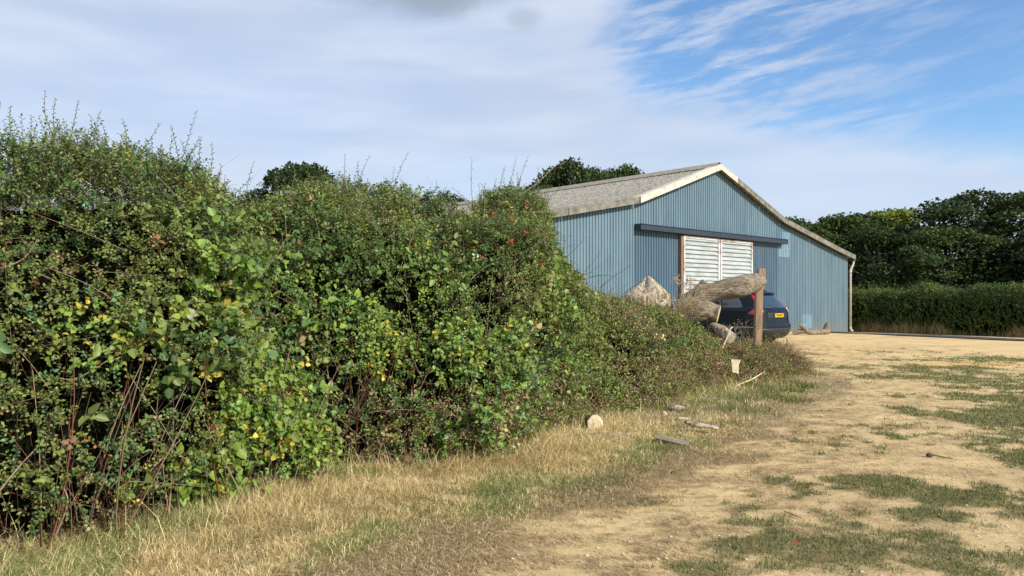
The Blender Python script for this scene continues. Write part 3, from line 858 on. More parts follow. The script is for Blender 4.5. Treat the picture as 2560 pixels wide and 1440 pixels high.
tag(big('fresh_grass', V, Fc, M['straw'], None, cl), 'small fresh green grass tufts among the dry verge', kind='stuff')

# pebbles on the sand (one mass)
n = 2600; x, y = scatter(n * 6, 0, 10, 3.7, 16, lambda x, y: (side(SAND, x, y) > .1) * np.clip(20 / (y * y), .1, 1)); n = len(x)
oc = np.array([[1, 0, 0], [0, 1, 0], [-1, 0, 0], [0, -1, 0], [0, 0, 1], [0, 0, -1]], float)
of = np.array([[0, 1, 4], [1, 2, 4], [2, 3, 4], [3, 0, 4], [1, 0, 5], [2, 1, 5], [3, 2, 5], [0, 3, 5]])
r_ = (.003 + .012 * rng.random((n, 1, 1)) ** 3) * rng.uniform(.6, 1.3, (n, 6, 1))
V = p3(x, y, gz(x, y) + .003)[:, None] + oc[None] * r_ * np.array([1.2, 1, .7])
cl = np.repeat(np.array([[.55, .43, .27], [.4, .3, .2], [.62, .55, .42]])[rng.integers(0, 3, n)], 6, 0)
tag(big('pebbles', V.reshape(-1, 3), (np.arange(n)[:, None, None] * 6 + of).reshape(-1, 3), M['twig'], None, cl), 'small pebbles scattered on the sandy track', kind='stuff')

# ------------------------------------------------------------------ barn
BA = math.atan2(.674, .739)
KF = 1.24                                # the barn, far hedge and trees stand this much farther off, on lower ground
ZF = EYE * (1 - KF)
barn = thing('barn', 'blue corrugated barn with a grey fibre cement roof and white sliding doors', 'barn', (6.68 * KF, 24.4 * KF, ZF), BA); barn.scale = (KF,) * 3
m, nt_, b = new_mat('blue_sheet')
nw = tex(nt_, 'ShaderNodeTexNoise', 1.3, 6, .65, mscale=(2.2, 1, .35)); nf = tex(nt_, 'ShaderNodeTexNoise', 20, 3)
cw = ramp(nt_, nw, [(.3, (.13, .195, .238)), (.5, (.165, .242, .285)), (.7, (.19, .27, .315))])
tcn = nt_.nodes.new('ShaderNodeTexCoord'); sx_ = nt_.nodes.new('ShaderNodeSeparateXYZ'); nt_.links.new(tcn.outputs['Object'], sx_.inputs[0])
def nm_(op, a_, b_):
    q_ = nt_.nodes.new('ShaderNodeMath'); q_.operation = op; nt_.links.new(a_, q_.inputs[0]); q_.inputs[1].default_value = b_; return q_.outputs[0]
wn = nt_.nodes.new('ShaderNodeTexWhiteNoise'); wn.noise_dimensions = '1D'; nt_.links.new(nm_('FLOOR', nm_('MULTIPLY', sx_.outputs[0], 1.0), 0), wn.inputs['W'])
cw = mixc(nt_, .8, cw, ramp(nt_, wn.outputs[0], [(0, (.88, .9, .92)), (1, (1.08, 1.06, 1.03))]), 'MULTIPLY')      # each sheet weathered a little differently
seam = nm_('FRACT', nm_('MULTIPLY', sx_.outputs[0], 1.0), 0)
cw = mixc(nt_, .8, cw, ramp(nt_, seam, [(.0, (.6, .6, .6)), (.03, (1, 1, 1))]), 'MULTIPLY')                            # sheet laps
dz = tex(nt_, 'ShaderNodeTexNoise', 3, 6, .7)
splash = nm_('ADD', nm_('MULTIPLY', sx_.outputs[2], -1.2), 1.0)
sp2 = nt_.nodes.new('ShaderNodeMath'); sp2.operation = 'MULTIPLY'; sp2.use_clamp = True; nt_.links.new(splash, sp2.inputs[0]); nt_.links.new(dz, sp2.inputs[1])
cw = mixc(nt_, sp2.outputs[0], cw, (.26, .22, .15))                                                                 # mud splashed on the foot of the wall
nt_.links.new(mixc(nt_, .5, cw, ramp(nt_, nf, [(.3, (.8, .8, .8)), (.6, (1, 1, 1))]), 'MULTIPLY'), b.inputs['Base Color'])
b.inputs['Roughness'].default_value = .55; b.inputs['Specular IOR Level'].default_value = .3
M['blue'] = m
M['blue_new'] = simple('light_blue_sheet', (.27, .39, .46), .5, c2=(.19, .29, .36), scale=5)
M['rail'] = simple('dark_rail', (.035, .045, .06), .5)
M['white_sheet'] = simple('white_sheet', (.52, .54, .51), .55, c2=(.33, .35, .33), scale=3, mscale=(.6, 1, 3))
M['rust'] = simple('rusty_frame', (.62, .6, .56), .7, c2=(.36, .2, .13), scale=2.2, mscale=(1, 1, 1), lo=.37, hi=.5)
M['rust2'] = simple('rust_edge', (.3, .2, .14), .8, c2=(.22, .12, .08), scale=8)
m, nt_, b = new_mat('fibre_cement')
na = tex(nt_, 'ShaderNodeTexNoise', 2.2, 8, .75); nb = tex(nt_, 'ShaderNodeTexNoise', 9, 6, .8)
cw = ramp(nt_, nb, [(.38, (.1, .09, .075)), (.46, (.25, .23, .19)), (.56, (.36, .335, .28)), (.70, (.5, .47, .4))])
nt_.links.new(mixc(nt_, .6, cw, ramp(nt_, na, [(.35, (.7, .68, .64)), (.65, (1.1, 1.08, 1.05))]), 'MULTIPLY'), b.inputs['Base Color'])
b.inputs['Roughness'].default_value = .95; bump(nt_, b, nb, .03, .8)
M['roof'] = m
M['cream'] = simple('cream_capping', (.66, .60, .47), .8, c2=(.42, .37, .28), scale=4, mscale=(1, 1, 2), lo=.3, hi=.55)
M['greycap'] = simple('lichen_capping', (.30, .27, .215), .95, c2=(.14, .125, .095), scale=5, bd=.01)
PROF = [(-10.1, 3.16), (-4.25, 4.28), (0, 5.74), (4.25, 4.28), (10.1, 3.16)]


def ztop(u): return float(np.interp(u, [p[0] for p in PROF], [p[1] for p in PROF]))


def ribbed(u0, u1, zlo, zhi, off=0.0, pitch=.125, dep=.032):
    """vertical box-profile sheet in the plane y = -off (outward is -y)"""
    v, f = [], []; u = math.floor(u0 / pitch) * pitch; us = []
    while u < u1:
        for fr, d in ((0, 0), (.3, 0), (.42, 1), (.88, 1)):
            q = u + fr * pitch
            if u0 <= q <= u1: us.append((q, d))
        u += pitch
    for q, d in us:
        y_ = -off - .01 - d * dep
        v += [(q, y_, zlo), (q, y_, zhi(q) if callable(zhi) else zhi)]
    f = [(2 * i, 2 * i + 2, 2 * i + 3, 2 * i + 1) for i in range(len(us) - 1)]
    return v, f


v, f = ribbed(-10.1, 10.1, -.1, ztop)
mesh('front_wall', v, f, M['blue'], barn)
LEN = 16.0
for sx in (-1, 1):
    v, f = ribbed(0, LEN, -.1, 3.12)
    vv = [(sx * (10.1 + -y_ * 1 - .01), x_, z_) for x_, y_, z_ in v]
    mesh('side_wall', vv, f if sx > 0 else [q[::-1] for q in f], M['blue'], barn)
mesh('back_wall', [(p[0], LEN, p[1]) for p in PROF] + [(10.1, LEN, -.1), (-10.1, LEN, -.1)], [tuple(range(7))], M['blue'], barn)


def roof_slope(p0, p1, name='roof'):
    """corrugated slope from p0 (low) to p1 (high) along the barn length"""
    pitch = .146; n_ = int((LEN + .5) / pitch * 6); v, f = [], []
    dx, dz = p1[0] - p0[0], p1[1] - p0[1]; L = math.hypot(dx, dz); nx_, nz_ = -dz / L, dx / L
    if nz_ < 0: nx_, nz_ = -nx_, -nz_
    for i in range(n_ + 1):
        y_ = -.22 + (LEN + .45) * i / n_; h = .028 * math.sin(y_ / pitch * 2 * math.pi) + .09
        for q in (0, .33, .66, 1):
            v.append((p0[0] + dx * q + nx_ * h, y_, p0[1] + dz * q + nz_ * h))
    for i in range(n_):
        for j in range(3): f.append((i * 4 + j, (i + 1) * 4 + j, (i + 1) * 4 + j + 1, i * 4 + j + 1))
    mesh(name, v, f, M['roof'], barn, True)


for s in (-1, 1):
    roof_slope((s * 10.32, 3.12), (s * 4.15, 4.30)); roof_slope((s * 4.32, 4.24), (0.0, 5.735))
# ridge capping with scalloped skirt
v, f = [], []
n_ = 440
for i in range(n_ + 1):
    y_ = -.2 + (LEN + .4) * i / n_; wv = .012 * math.sin(y_ / .146 * 2 * math.pi)
    for x_, z_ in ((-.33, 5.63 + .1 + wv), (-.12, 5.70 + .155), (0, 5.735 + .19), (.12, 5.70 + .155), (.33, 5.63 + .1 + wv)):
        v.append((x_, y_, z_ + .03))
for i in range(n_):
    for j in range(4): f.append((i * 5 + j, (i + 1) * 5 + j, (i + 1) * 5 + j + 1, i * 5 + j + 1))
mesh('ridge_capping', v, f, simple('ridge', (.42, .37, .28), .95, c2=(.24, .2, .15), scale=7, bd=.01), barn, True)


def verge(u0, u1, mat_, drop=.17, lift=.115, y0=-.27):
    """bent capping over the gable edge between two u values"""
    z0, z1 = ztop(u0), ztop(u1)
    def prism(ya, yb, a0, a1):
        v = [(u0, ya, z0 + a0), (u1, ya, z1 + a0), (u1, ya, z1 + a1), (u0, ya, z0 + a1), (u0, yb, z0 + a0), (u1, yb, z1 + a0), (u1, yb, z1 + a1), (u0, yb, z0 + a1)]
        return v, [(0, 1, 2, 3), (5, 4, 7, 6), (0, 4, 5, 1), (3, 2, 6, 7), (0, 3, 7, 4), (1, 5, 6, 2)]
    mb = MB(); mb.add(*prism(y0, y0 + .03, -.04, lift)); mb.add(*prism(y0 - .002, y0 + .34, lift + .002, lift + .03))
    mb.tube([(u0, y0 + .02, z0 + lift + .012), (u1, y0 + .02, z1 + lift + .012)], .028, 8)
    return mb.build('verge_capping', mat_, barn)


for u0, u1, k in ((-10.25, -7.3, 'greycap'), (-7.28, -4.32, 'greycap'), (-4.27, -2.05, 'cream'), (-2.03, -.32, 'cream'), (-.3, -.004, 'cream'), (.004, 1.0, 'cream'), (1.02, 2.8, 'greycap'), (2.82, 4.24, 'greycap'), (4.26, 6.6, 'greycap'), (6.62, 8.6, 'greycap'), (8.62, 10.3, 'greycap')):
    verge(u0, u1, M[k], y0=-.27 - (.012 if k == 'cream' and u1 < -.32 else 0))
MB().tube([(-10.38, -.2, 3.14), (-10.38, LEN + .2, 3.08)], .06, 8).build('gutter', M['greycap'], barn)
MB().tube([(10.38, -.2, 3.14), (10.38, LEN + .2, 3.08)], .065, 8).build('gutter', simple('dark_gutter', (.08, .08, .075), .6), barn)
MB().tube([(10.42, -.12, 3.12), (10.42, -.12, 3.02), (10.36, -.11, 2.88), (10.2, -.1, 2.72), (10.16, -.1, 2.6), (10.16, -.1, .22)], .05, 10).tube([(10.16, -.1, 2.66), (10.16, -.1, 2.54)], .066, 10).tube([(10.16, -.1, .3), (10.16, -.1, .2), (10.17, -.19, .1)], .056, 10) \
    .tube([(10.42, -.12, 3.14), (10.42, -.12, 3.05)], .066, 10).build('downpipe', simple('cream_pipe', (.62, .56, .42), .5, c2=(.4, .35, .26), scale=6), barn, True)
# door rail, hood with end caps
MB().box(-4.28, 4.4, -.30, -.045, 3.475, 3.63).build('door_rail', M['rail'], barn, bevel=.008)
MB().box(-4.28, 4.4, -.33, -.045, 3.633, 3.65).build('rail_flashing', simple('rail_flashing', (.08, .1, .13), .5), barn)
# sliding doors: two leaves of horizontal corrugated sheet
for (a0, a1, nm) in ((-2.02, .02, 0), (.06, 2.1, 1)):
    dr_ = []
    v, f = [], []; z_, zt, p_ = .12, 3.42, .138; rows = []
    while z_ < zt - .02:
        for fr, d in ((0, .0), (.1, -.06), (.55, -.04), (.92, -.004)):
            q = z_ + fr * p_
            if q < zt: rows.append((q, -.12 + d))
        z_ += p_
    for q, y_ in rows: v += [(a0 + .07, y_, q), (a1 - .07, y_, q)]
    f = [(2 * i, 2 * i + 1, 2 * i + 3, 2 * i + 2) for i in range(len(rows) - 1)]
    dd = mesh('sliding_door', v, f, M['white_sheet'], barn)
    fr_ = MB().box(a0, a0 + .085, -.19, -.05, .06, 3.44).box(a1 - .085, a1, -.19, -.05, .06, 3.44).box(a0 + .086, a1 - .086, -.185, -.055, 3.37, 3.44).box(a0 + .086, a1 - .086, -.185, -.055, .06, .13)
    fr_.build('door_frame', M['rust'], dd)
MB().box(-2.12, -2.03, -.17, -.044, 0, 3.44).build('door_jamb', M['rust2'], barn)
M['blue_dim'] = simple('blue_dim_reflection', (.105, .165, .215), .5, c2=(.08, .13, .17), scale=1.5, mscale=(2, 1, .3))  # dimmer reflection of the wall below the rail, painted as darker blue
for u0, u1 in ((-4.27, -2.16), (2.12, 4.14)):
    v, f = ribbed(u0, u1, -.1, 3.44, .006); mesh('dim_reflection_sheet', v, f, M['blue_dim'], barn)  # sheet added over the same wall only to carry the dimmer tone
# replacement sheets, paler blue
for u0, u1, z0, z1, kk_ in ((4.15, 5.03, 3.02, 3.40, 'blue_new'), (4.42, 5.03, 3.401, 3.95, 'blue_new'), (5.95, 6.85, .32, .86, 'blue_new')):
    v, f = ribbed(u0, u1, z0, z1, .006); mesh('patch_sheet', v, f, M[kk_], barn)

# ------------------------------------------------------------------ trees behind
M['trunk'] = bark_mat('tree_bark', (.09, .075, .055), (.16, .14, .1), (.25, .22, .17))


def tree_parts(seed, H, Rr, tint, low=.12, leaf=.19, nc=64, per=430):
    r0 = np.random.default_rng(seed); cs, rs = [], []
    for k in range(nc):
        a_ = r0.uniform(0, 6.28); zf = r0.uniform(low, 1.0)
        w = Rr * (math.sin(min(1, (1.04 - zf) / .5) * math.pi / 2) ** .6) * (.82 + .2 * math.sin(3 * a_ + seed)) * (.68 + .32 * min(1, zf / .35))
        q = r0.uniform(.55, 1.0) ** .5 * w * .86
        cs.append((q * math.cos(a_), q * math.sin(a_), H * zf - .35)); rs.append(r0.uniform(.5, 1.2) * Rr * .23)
    cs.append((0, 0, H * .88)); rs.append(Rr * .3)
    cs = np.array(cs); rs = np.array(rs)
    P_, C__ = [], []
    for c_, r_ in zip(cs, rs):
        m_ = int(per * (r_ / (Rr * .25)) ** 2)
        d_ = nrm(r0.normal(size=(m_, 3))); d_[:, 2] = np.where(d_[:, 2] < -.35, -d_[:, 2], d_[:, 2])
        rad_ = r_ * (r0.uniform(.35, 1.0, (m_, 1)) ** .45) * (1 + .28 * (fbm(d_ * 1.9 + c_, 1.4, 2, seed)[:, None] - .5) * 2)
        P_.append(c_ + d_ * rad_ * np.array([1.15, 1.15, .8])); C__.append(np.repeat(r0.uniform(.75, 1.25), m_))
    # solid inner mass of leaves
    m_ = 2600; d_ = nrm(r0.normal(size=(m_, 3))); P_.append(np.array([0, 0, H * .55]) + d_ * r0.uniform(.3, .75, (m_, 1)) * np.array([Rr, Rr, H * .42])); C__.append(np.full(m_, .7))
    P_ = np.concatenate(P_); C__ = np.concatenate(C__); n = len(P_)
    D_ = nrm(r0.normal(size=(n, 3))); N_ = nrm(r0.normal(size=(n, 3)) * .7 + np.array([0, 0, .8]) + nrm(P_ - np.array([0, 0, H * .5])) * .6)
    V, Fc, k_ = leaves(P_, D_, N_, r0.uniform(.7, 1.4, n) * leaf, r0.uniform(.5, 1.0, n) * leaf, .18, 0)
    col = np.array(tint) * (C__ * r0.uniform(.65, 1.35, n))[:, None]
    col = np.where((r0.random(n) < .05)[:, None], col * np.array([2.0, 1.6, 1.1]), col)
    # trunk and limbs
    TV, TF, n0 = [], [], 0
    sg = [([(0, 0, -.2), (.1, .05, H * .3), (-.05, .1, H * .6), (0, 0, H * .85)], [Rr * .085, Rr * .065, Rr * .04, Rr * .015])]
    for c_ in cs[:16]:
        z_ = max(.8, c_[2] * .45); sg.append(([(0, 0, z_), tuple(c_ * np.array([.45, .45, .0]) + np.array([0, 0, z_ + (c_[2] - z_) * .5])), tuple(c_)], [Rr * .035, Rr * .022, Rr * .008]))
    for pts, rr in sg:
        pp = smooth_interp(np.linspace(0, len(pts) - 1, 9), np.array(pts)); rr = np.interp(np.linspace(0, len(pts) - 1, 9), range(len(pts)), rr)
        pp[1:-1] += r0.normal(0, Rr * .015, (7, 3))
        v, f = tubes(pp[None], rr[None], 7); TV.append(v); TF.append(f + n0); n0 += len(v)
    return (V, Fc, np.repeat(col, k_, 0)), (np.concatenate(TV), np.concatenate(TF))


protos = {}


def plant_tree(kind, loc, rz, sc, label, name='oak_tree', group='trees beyond the barn and lane'):
    root = thing(name, label, 'tree', (loc[0] * KF, loc[1] * KF, ZF), rz, group); root.scale = [q * KF for q in sc]
    if kind not in protos:
        seed, H, Rr, tint, low = kind
        cr, tr = tree_parts(seed, H, Rr, tint, low)
        a_ = big('crown', cr[0], cr[1], M['tree_leaf'], root, cr[2]); b_ = big('trunk', tr[0], tr[1], M['trunk'], root, None, True)
        protos[kind] = (a_, b_)
    else:
        for s_ in protos[kind]:
            c_ = s_.copy(); COL.objects.link(c_); c_.parent = root
    return root


DK = (.042, .064, .018); MD = (.062, .09, .023); LT = (.17, .2, .04)
K1 = (11, 8.6, 4.6, DK, .06); K2 = (12, 7.6, 4.2, MD, .04); K3 = (13, 7.2, 3.6, LT, .06); K4 = (14, 8.2, 4.0, DK, .1)
plant_tree(K1, (26.3, 41.5), .3, (1.25, 1.1, .85), 'big dark oak with bare grey limbs behind the far hedge near the right edge')
plant_tree(K4, (30.6, 43), 1.7, (1.35, 1.2, .93), 'tall dark oak cut off by the right edge of the photo')
plant_tree(K1, (36.5, 41), 2.2, (1.1, 1.1, .9), 'dark oak outside the right end of the tree line')
plant_tree(K3, (23.3, 45.5), .4, (1.15, 1.1, .93), 'pale yellowish green tree between the dark oaks', 'ash_tree')
plant_tree(K2, (18.9, 43.5), 1.0, (1.05, 1.05, .80), 'mid green tree rising just right of the barn roof slope')
plant_tree(K4, (21.4, 45), 2.6, (1.1, 1.05, .80), 'dark green tree left of the pale yellowish one')
plant_tree(K2, (23.3, 39.5), 3.3, (.95, .9, .68), 'lower mid green tree in front of the pale one, behind the far hedge')
plant_tree(K1, (27.6, 37.0), 4.3, (.9, .8, .60), 'low dark tree with drooping leaves right above the far hedge')
plant_tree(K4, (19.3, 39.0), 5.1, (.8, .75, .62), 'low dark tree beside the barn downpipe')
plant_tree(K2, (17.0, 47), 2.0, (1.0, .9, .83), 'small round crowned tree showing above the right lean-to roof')
plant_tree(K2, (33.0, 38), 5.5, (.95, .95, .75), 'leafy tree at the right edge behind the hedge')
plant_tree(K4, (3.1, 45), .9, (1.08, .95, 1.17), 'dark tree showing over the left half of the barn ridge')
plant_tree(K2, (6.6, 46.5), 2.4, (.95, .85, 1.24), 'mid green tree peeping over the middle of the barn ridge')
plant_tree(K4, (5.3, 49), 4.0, (1.05, .85, 1.22), 'dark tree filling the gap between two tree tops above the barn ridge')
plant_tree(K1, (-4.0, 50), 1.9, (.75, .62, .97), 'small tree top seen between the rose bush shoots left of the barn')
plant_tree(K4, (-11.5, 40), 3.0, (1.05, .85, 1.06), 'round dark tree top rising behind the bramble bush')
plant_tree(K3, (-14.6, 43), 1.0, (.6, .6, .9), 'small light green tree top left of the round dark one', 'ash_tree')

# ------------------------------------------------------------------ far clipped hedge
HL = np.array([[10.5, 38.6], [15.6, 33.4], [20.0, 28.7], [25, 23.2], [30, 17.5]])
fh = thing('field_hedge', 'long roughly trimmed green hedge along the lane below the dark trees', 'hedge', (20.0 * KF, 28.7 * KF, ZF)); fh.scale = (KF,) * 3
n = 15000; t_ = rng.uniform(0, 4, n); i_ = np.clip(t_.astype(int), 0, 3); f_ = (t_ - i_)[:, None]
c0 = HL[i_] * (1 - f_) + HL[i_ + 1] * f_
hgt = 1.68 + .7 * (fbm(p3(t_ * 9, 0), 1, 3, 5) - .5)
a_ = rng.uniform(-.25, math.pi * .75, n)                        # angle round the front and top
nrm2 = np.array([-.70, -.71]); dep = .62 + .25 * (fbm(p3(t_ * 7, a_ * 1.5), 1, 2, 8) - .5)
sq = lambda v: np.sign(v) * np.abs(v) ** .5
P0 = np.concatenate([c0 + nrm2 * (sq(np.cos(a_)) * dep + .1)[:, None], (hgt * .5 + hgt * .5 * sq(np.sin(a_)))[:, None]], 1)
P0[:, 2] = np.where(rng.random(n) < .5, rng.uniform(.05, 1.7, n), P0[:, 2])
N0 = nrm(np.stack([-.7 * np.cos(a_), -.7 * np.cos(a_), np.sin(a_)], 1))
nl = 9; D0 = nrm(N0 * .6 + np.array([0, 0, .9]) + rand_dir(n) * .6); Ls = rng.uniform(.15, .34, n); fq = (np.arange(nl) + .3) / nl
Q = (P0[:, None] + D0[:, None] * (Ls[:, None] * fq)[..., None]).reshape(-1, 3)
LD = nrm(rand_dir(n * nl) + np.repeat(D0, nl, 0) * .5); LN = nrm(rand_dir(n * nl) * .6 + np.array([-.2, -.5, .6]))
V, Fc, k_ = leaves(Q, LD, LN, rng.uniform(.05, .085, n * nl), rng.uniform(.03, .05, n * nl), .2, 0)
col = np.repeat(np.where((fbm(P0, .7, 2, 4) > .52)[:, None], np.array([.11, .145, .033]), np.array([.07, .105, .028])) * rng.uniform(.7, 1.35, (n, 1)), nl, 0)
fo = np.array([20.0, 28.7, 0])
big('foliage', V - fo, Fc, M['tree_leaf'], fh, np.repeat(col, k_, 0))
cv, cf = [], []
for i in range(49):
    t1 = i / 12; j = min(int(t1), 3); q = t1 - j; cxy = HL[j] * (1 - q) + HL[j + 1] * q
    for u_, z_ in ((-.42, 0), (-.5, .8), (-.4, 1.4), (0, 1.52), (.5, 1.3), (.5, 0)): cv.append((cxy[0] - nrm2[0] * u_ - fo[0], cxy[1] - nrm2[1] * u_ - fo[1], z_))
cf = [(i * 6 + j, i * 6 + j + 1, (i + 1) * 6 + j + 1, (i + 1) * 6 + j) for i in range(48) for j in range(5)]
mesh('shade_core', cv, cf, M['core'], fh)  # added near-black hull, painted shade behind the far hedge leaves
# tall upright shoots of the hedge top
n = 1700; t_ = rng.uniform(.5, 4, n); i_ = np.clip(t_.astype(int), 0, 3); f_ = (t_ - i_)[:, None]; c0 = HL[i_] * (1 - f_) + HL[i_ + 1] * f_ + rng.normal(0, .3, (n, 2))
kk5 = np.linspace(0, 1, 6); P0 = np.concatenate([c0, np.full((n, 1), 1.45)], 1); D0 = nrm(np.stack([rng.normal(0, .2, n), rng.normal(0, .2, n), np.ones(n)], 1)); Ls = rng.uniform(.15, .75, n) * (.5 + fbm(p3(t_ * 5, 0), 1, 2, 3))
nl = 10; fq = (np.arange(nl) + .3) / nl
Q = (P0[:, None] + D0[:, None] * (Ls[:, None] * fq)[..., None]).reshape(-1, 3)
V, Fc, k_ = leaves(Q, nrm(rand_dir(n * nl) + [0, 0, .5]), rand_dir(n * nl), rng.uniform(.045, .075, n * nl), rng.uniform(.025, .04, n * nl), .2, 0)
big('top_shoots', V - fo, Fc, M['tree_leaf'], fh, np.repeat(np.array([.13, .165, .04]) * rng.uniform(.6, 1.3, (n * nl, 1)), k_, 0))
# dry grass at its foot
n = 12000; t_ = rng.uniform(.6, 4, n); i_ = np.clip(t_.astype(int), 0, 3); f_ = (t_ - i_)[:, None]
c0 = HL[i_] * (1 - f_) + HL[i_ + 1] * f_ + nrm2 * rng.uniform(.55, 1.05, (n, 1))
cl_ = sstep(.46, .66, fbm(p3(c0[:, 0], c0[:, 1]), 1.1, 2, 63)); k = rng.random(n) < .25 + cl_
c0, cl_ = c0[k], cl_[k]; n = len(c0)
col = np.where((rng.random(n) < .35 + .5 * cl_)[:, None], np.array([.40, .31, .16]), np.array([.12, .14, .05])) * rng.uniform(.6, 1.2, (n, 1))
c0 = c0 * KF
V, Fc, cl = blades(p3(c0[:, 0], c0[:, 1], gz(c0[:, 0], c0[:, 1])), rng.uniform(.18, .42, n) + .6 * cl_ * rng.random(n), rng.normal(0, .3, (n, 2)), rng.uniform(.006, .014, n), col)
tag(big('lane_grass', V, Fc, M['straw'], None, cl), 'dry and green grass at the foot of the far hedge', kind='stuff')


# ------------------------------------------------------------------ logs and timber
def log_vf(pts, rad, n=22, seg=26, amp=.1, ridge=.06, seed=0, lumps=.15, close=True):
    pts = np.array(pts, float); K_ = len(pts)
    s_ = np.linspace(0, K_ - 1, seg); P_ = smooth_interp(s_, pts); r_ = np.interp(s_, range(K_), rad)
    T = nrm(np.gradient(P_, axis=0)); up = np.array([0, 0, 1.]) if abs(T[:, 2]).mean() < .8 else np.array([1., 0, 0])
    A = nrm(np.cross(T, up)); B = np.cross(T, A); th = np.arange(n) * 2 * math.pi / n
    rr = r_[:, None] * (1 + lumps * (fbm(p3(np.cos(th)[None] * .8 + 9 * seed, np.sin(th)[None] * .8, s_[:, None] * 1.3), 1.6, 2, seed) - .5) * 2
                        + ridge * (vnoise(p3(th[None] * 3.4 + s_[:, None] * .6, s_[:, None] * 1.5, seed), seed + 5) - .5) * 2)
    V = P_[:, None] + rr[..., None] * (np.cos(th)[None, :, None] * A[:, None] + np.sin(th)[None, :, None] * B[:, None])
    f = [(i * n + j, i * n + (j + 1) % n, (i + 1) * n + (j + 1) % n, (i + 1) * n + j) for i in range(seg - 1) for j in range(n)]
    return V, f


def add_log(parent, name, pts, rad, mat_, caps='ab', cmat='cut', **kw):
    V, f = log_vf(pts, rad, **kw); off = np.array(parent.location)
    n_ = V.shape[1]; vv = V.reshape(-1, 3) - off; ff = list(f)
    for c_, ring in (('a', 0), ('b', -1)):
        if c_ in caps:
            rg = V[ring] - off; ce = rg.mean(0); ax = nrm(ce + off - V[1 if ring == 0 else -2].mean(0))
            verts = list(rg + ax * .001) + [ce + ax * .006]
            mesh('cut_face', verts, [(i, (i + 1) % n_, n_) if ring == 0 else ((i + 1) % n_, i, n_) for i in range(n_)], M[cmat], parent)
        else:
            ff.append(tuple(range(n_)) if ring == 0 else tuple(len(vv) - n_ + i for i in range(n_)))
    return mesh(name, vv, ff, mat_, parent, True)


D = 14.0
ft = thing('felled_trunk', 'thick grey forked tree trunk lying with its end against the wooden post', 'log', tuple(np.append(at(1740, 900, D)[:2], 0)))
add_log(ft, 'trunk', [at(1590, 900, 14.3), at(1660, 830, 14.2), at(1738, 752, 14.0), at(1790, 728, 13.9), at(1845, 717, 13.85), at(1876, 709, 14.1), at(1897, 704, 14.25), at(1908, 705, 14.3)],
        [.24, .25, .22, .17, .21, .18, .14, .09], M['bark'], caps='', seg=60, n=34, ridge=.12, seed=2, lumps=.16)
add_log(ft, 'limb', [at(1690, 780, 13.9), at(1745, 775, 13.75), at(1775, 780, 13.75), at(1797, 785, 13.70)], [.26, .22, .17, .165], M['bark'], caps='b', seg=34, n=30, ridge=.12, seed=4)
add_log(ft, 'branch_stub', [at(1725, 752, 13.9), at(1745, 728, 13.8), at(1764, 703, 13.75)], [.16, .095, .07], M['bark'], caps='b', seg=20, n=20, seed=5)

bs = thing('broken_stump', 'pale bleached broken stump with a pointed top sticking out of the brambles', 'stump', tuple(np.append(at(1615, 900, 14.6)[:2], 0)))
v, f = [], []; seg, n_ = 26, 30
cx, cy = bs.location[0], bs.location[1]
for i in range(seg):
    q = i / (seg - 1); zz = 1.93 * q
    rr = .40 * min(1.0, (1 - q) / .2 + .06) * (1.15 - .15 * q)
    for j in range(n_):
        a_ = j / n_ * 2 * math.pi
        k_ = 1 + .14 * (float(vnoise(p3(a_ * 5.0, zz * .7, 0), 6)) - .5) + .5 * (float(fbm(p3(math.cos(a_) * 1.4, math.sin(a_) * 1.4, zz * .8), 1.5, 3, 33)) - .5) * 2 + .1 * (float(vnoise(p3(a_ * 4, zz * 1.2, 0), 3)) - .5)
        v.append((rr * k_ * math.cos(a_) + .02 * q, rr * k_ * math.sin(a_) * .8, zz + .05 * math.cos(3 * a_) * q * (1 - q) + .22 * (float(vnoise(p3(a_ * 1.6, 3.3, 0), 12)) - .5) * sstep(.7, .93, q) * sstep(1.02, .95, q)))
f = [(i * n_ + j, i * n_ + (j + 1) % n_, (i + 1) * n_ + (j + 1) % n_, (i + 1) * n_ + j) for i in range(seg - 1) for j in range(n_)] + [tuple((seg - 1) * n_ + j for j in range(n_))]
mesh('stump_body', v, f, M['bleached'], bs, True)
add_log(bs, 'side_splinter', [at(1655, 860, 14.5), at(1654, 780, 14.4), at(1648, 736, 14.4)], [.2, .17, .1], M['bleached'], caps='', seg=20, n=16, seed=8, lumps=.3)

lo_ = thing('knotty_offcut', 'small cream knot of wood with a dark hole lying in the thicket', 'offcut', tuple(at(1652, 757, 13.2)))
add_log(lo_, 'offcut_body', [at(1641, 750, 13.2), at(1643, 760, 13.15), at(1652, 763, 13.1), at(1662, 757, 13.15), at(1656, 749, 13.2)], [.022, .04, .045, .04, .02], M['cream_wood'], caps='', seg=22, n=14, seed=9, lumps=.3)

sl_ = thing('sawn_round', 'weathered sawn log round leaning below the forked trunk', 'log', tuple(at(1812, 828, 13.4)))
add_log(sl_, 'round_body', [at(1780, 812, 13.7), at(1802, 826, 13.5), at(1828, 846, 13.25)], [.05, .105, .1], M['bleached'], caps='b', cmat='bleached', seg=10, n=26, seed=10, lumps=.12)
st_ = thing('pale_stick', 'pale bare stick leaning up in front of the car wheel', 'stick', tuple(at(1800, 880, 13.2)))
add_log(st_, 'stick_body', [at(1806, 870, 13.2), at(1817, 845, 13.2), at(1826, 822, 13.2), at(1832, 818, 13.2)], [.016, .013, .014, .012], M['cream_wood'], caps='', seg=14, n=8, seed=11)
lg = thing('fallen_branch', 'long thin pale branch lying low over the dry verge below the post', 'branch', tuple(at(1865, 945, 13.4)))
add_log(lg, 'branch_body', [at(1815, 985, 12.2), at(1842, 964, 12.5), at(1880, 948, 12.9), at(1912, 928, 13.3)], [.012, .014, .013, .006], M['cream_wood'], caps='', seg=20, n=8, seed=12)
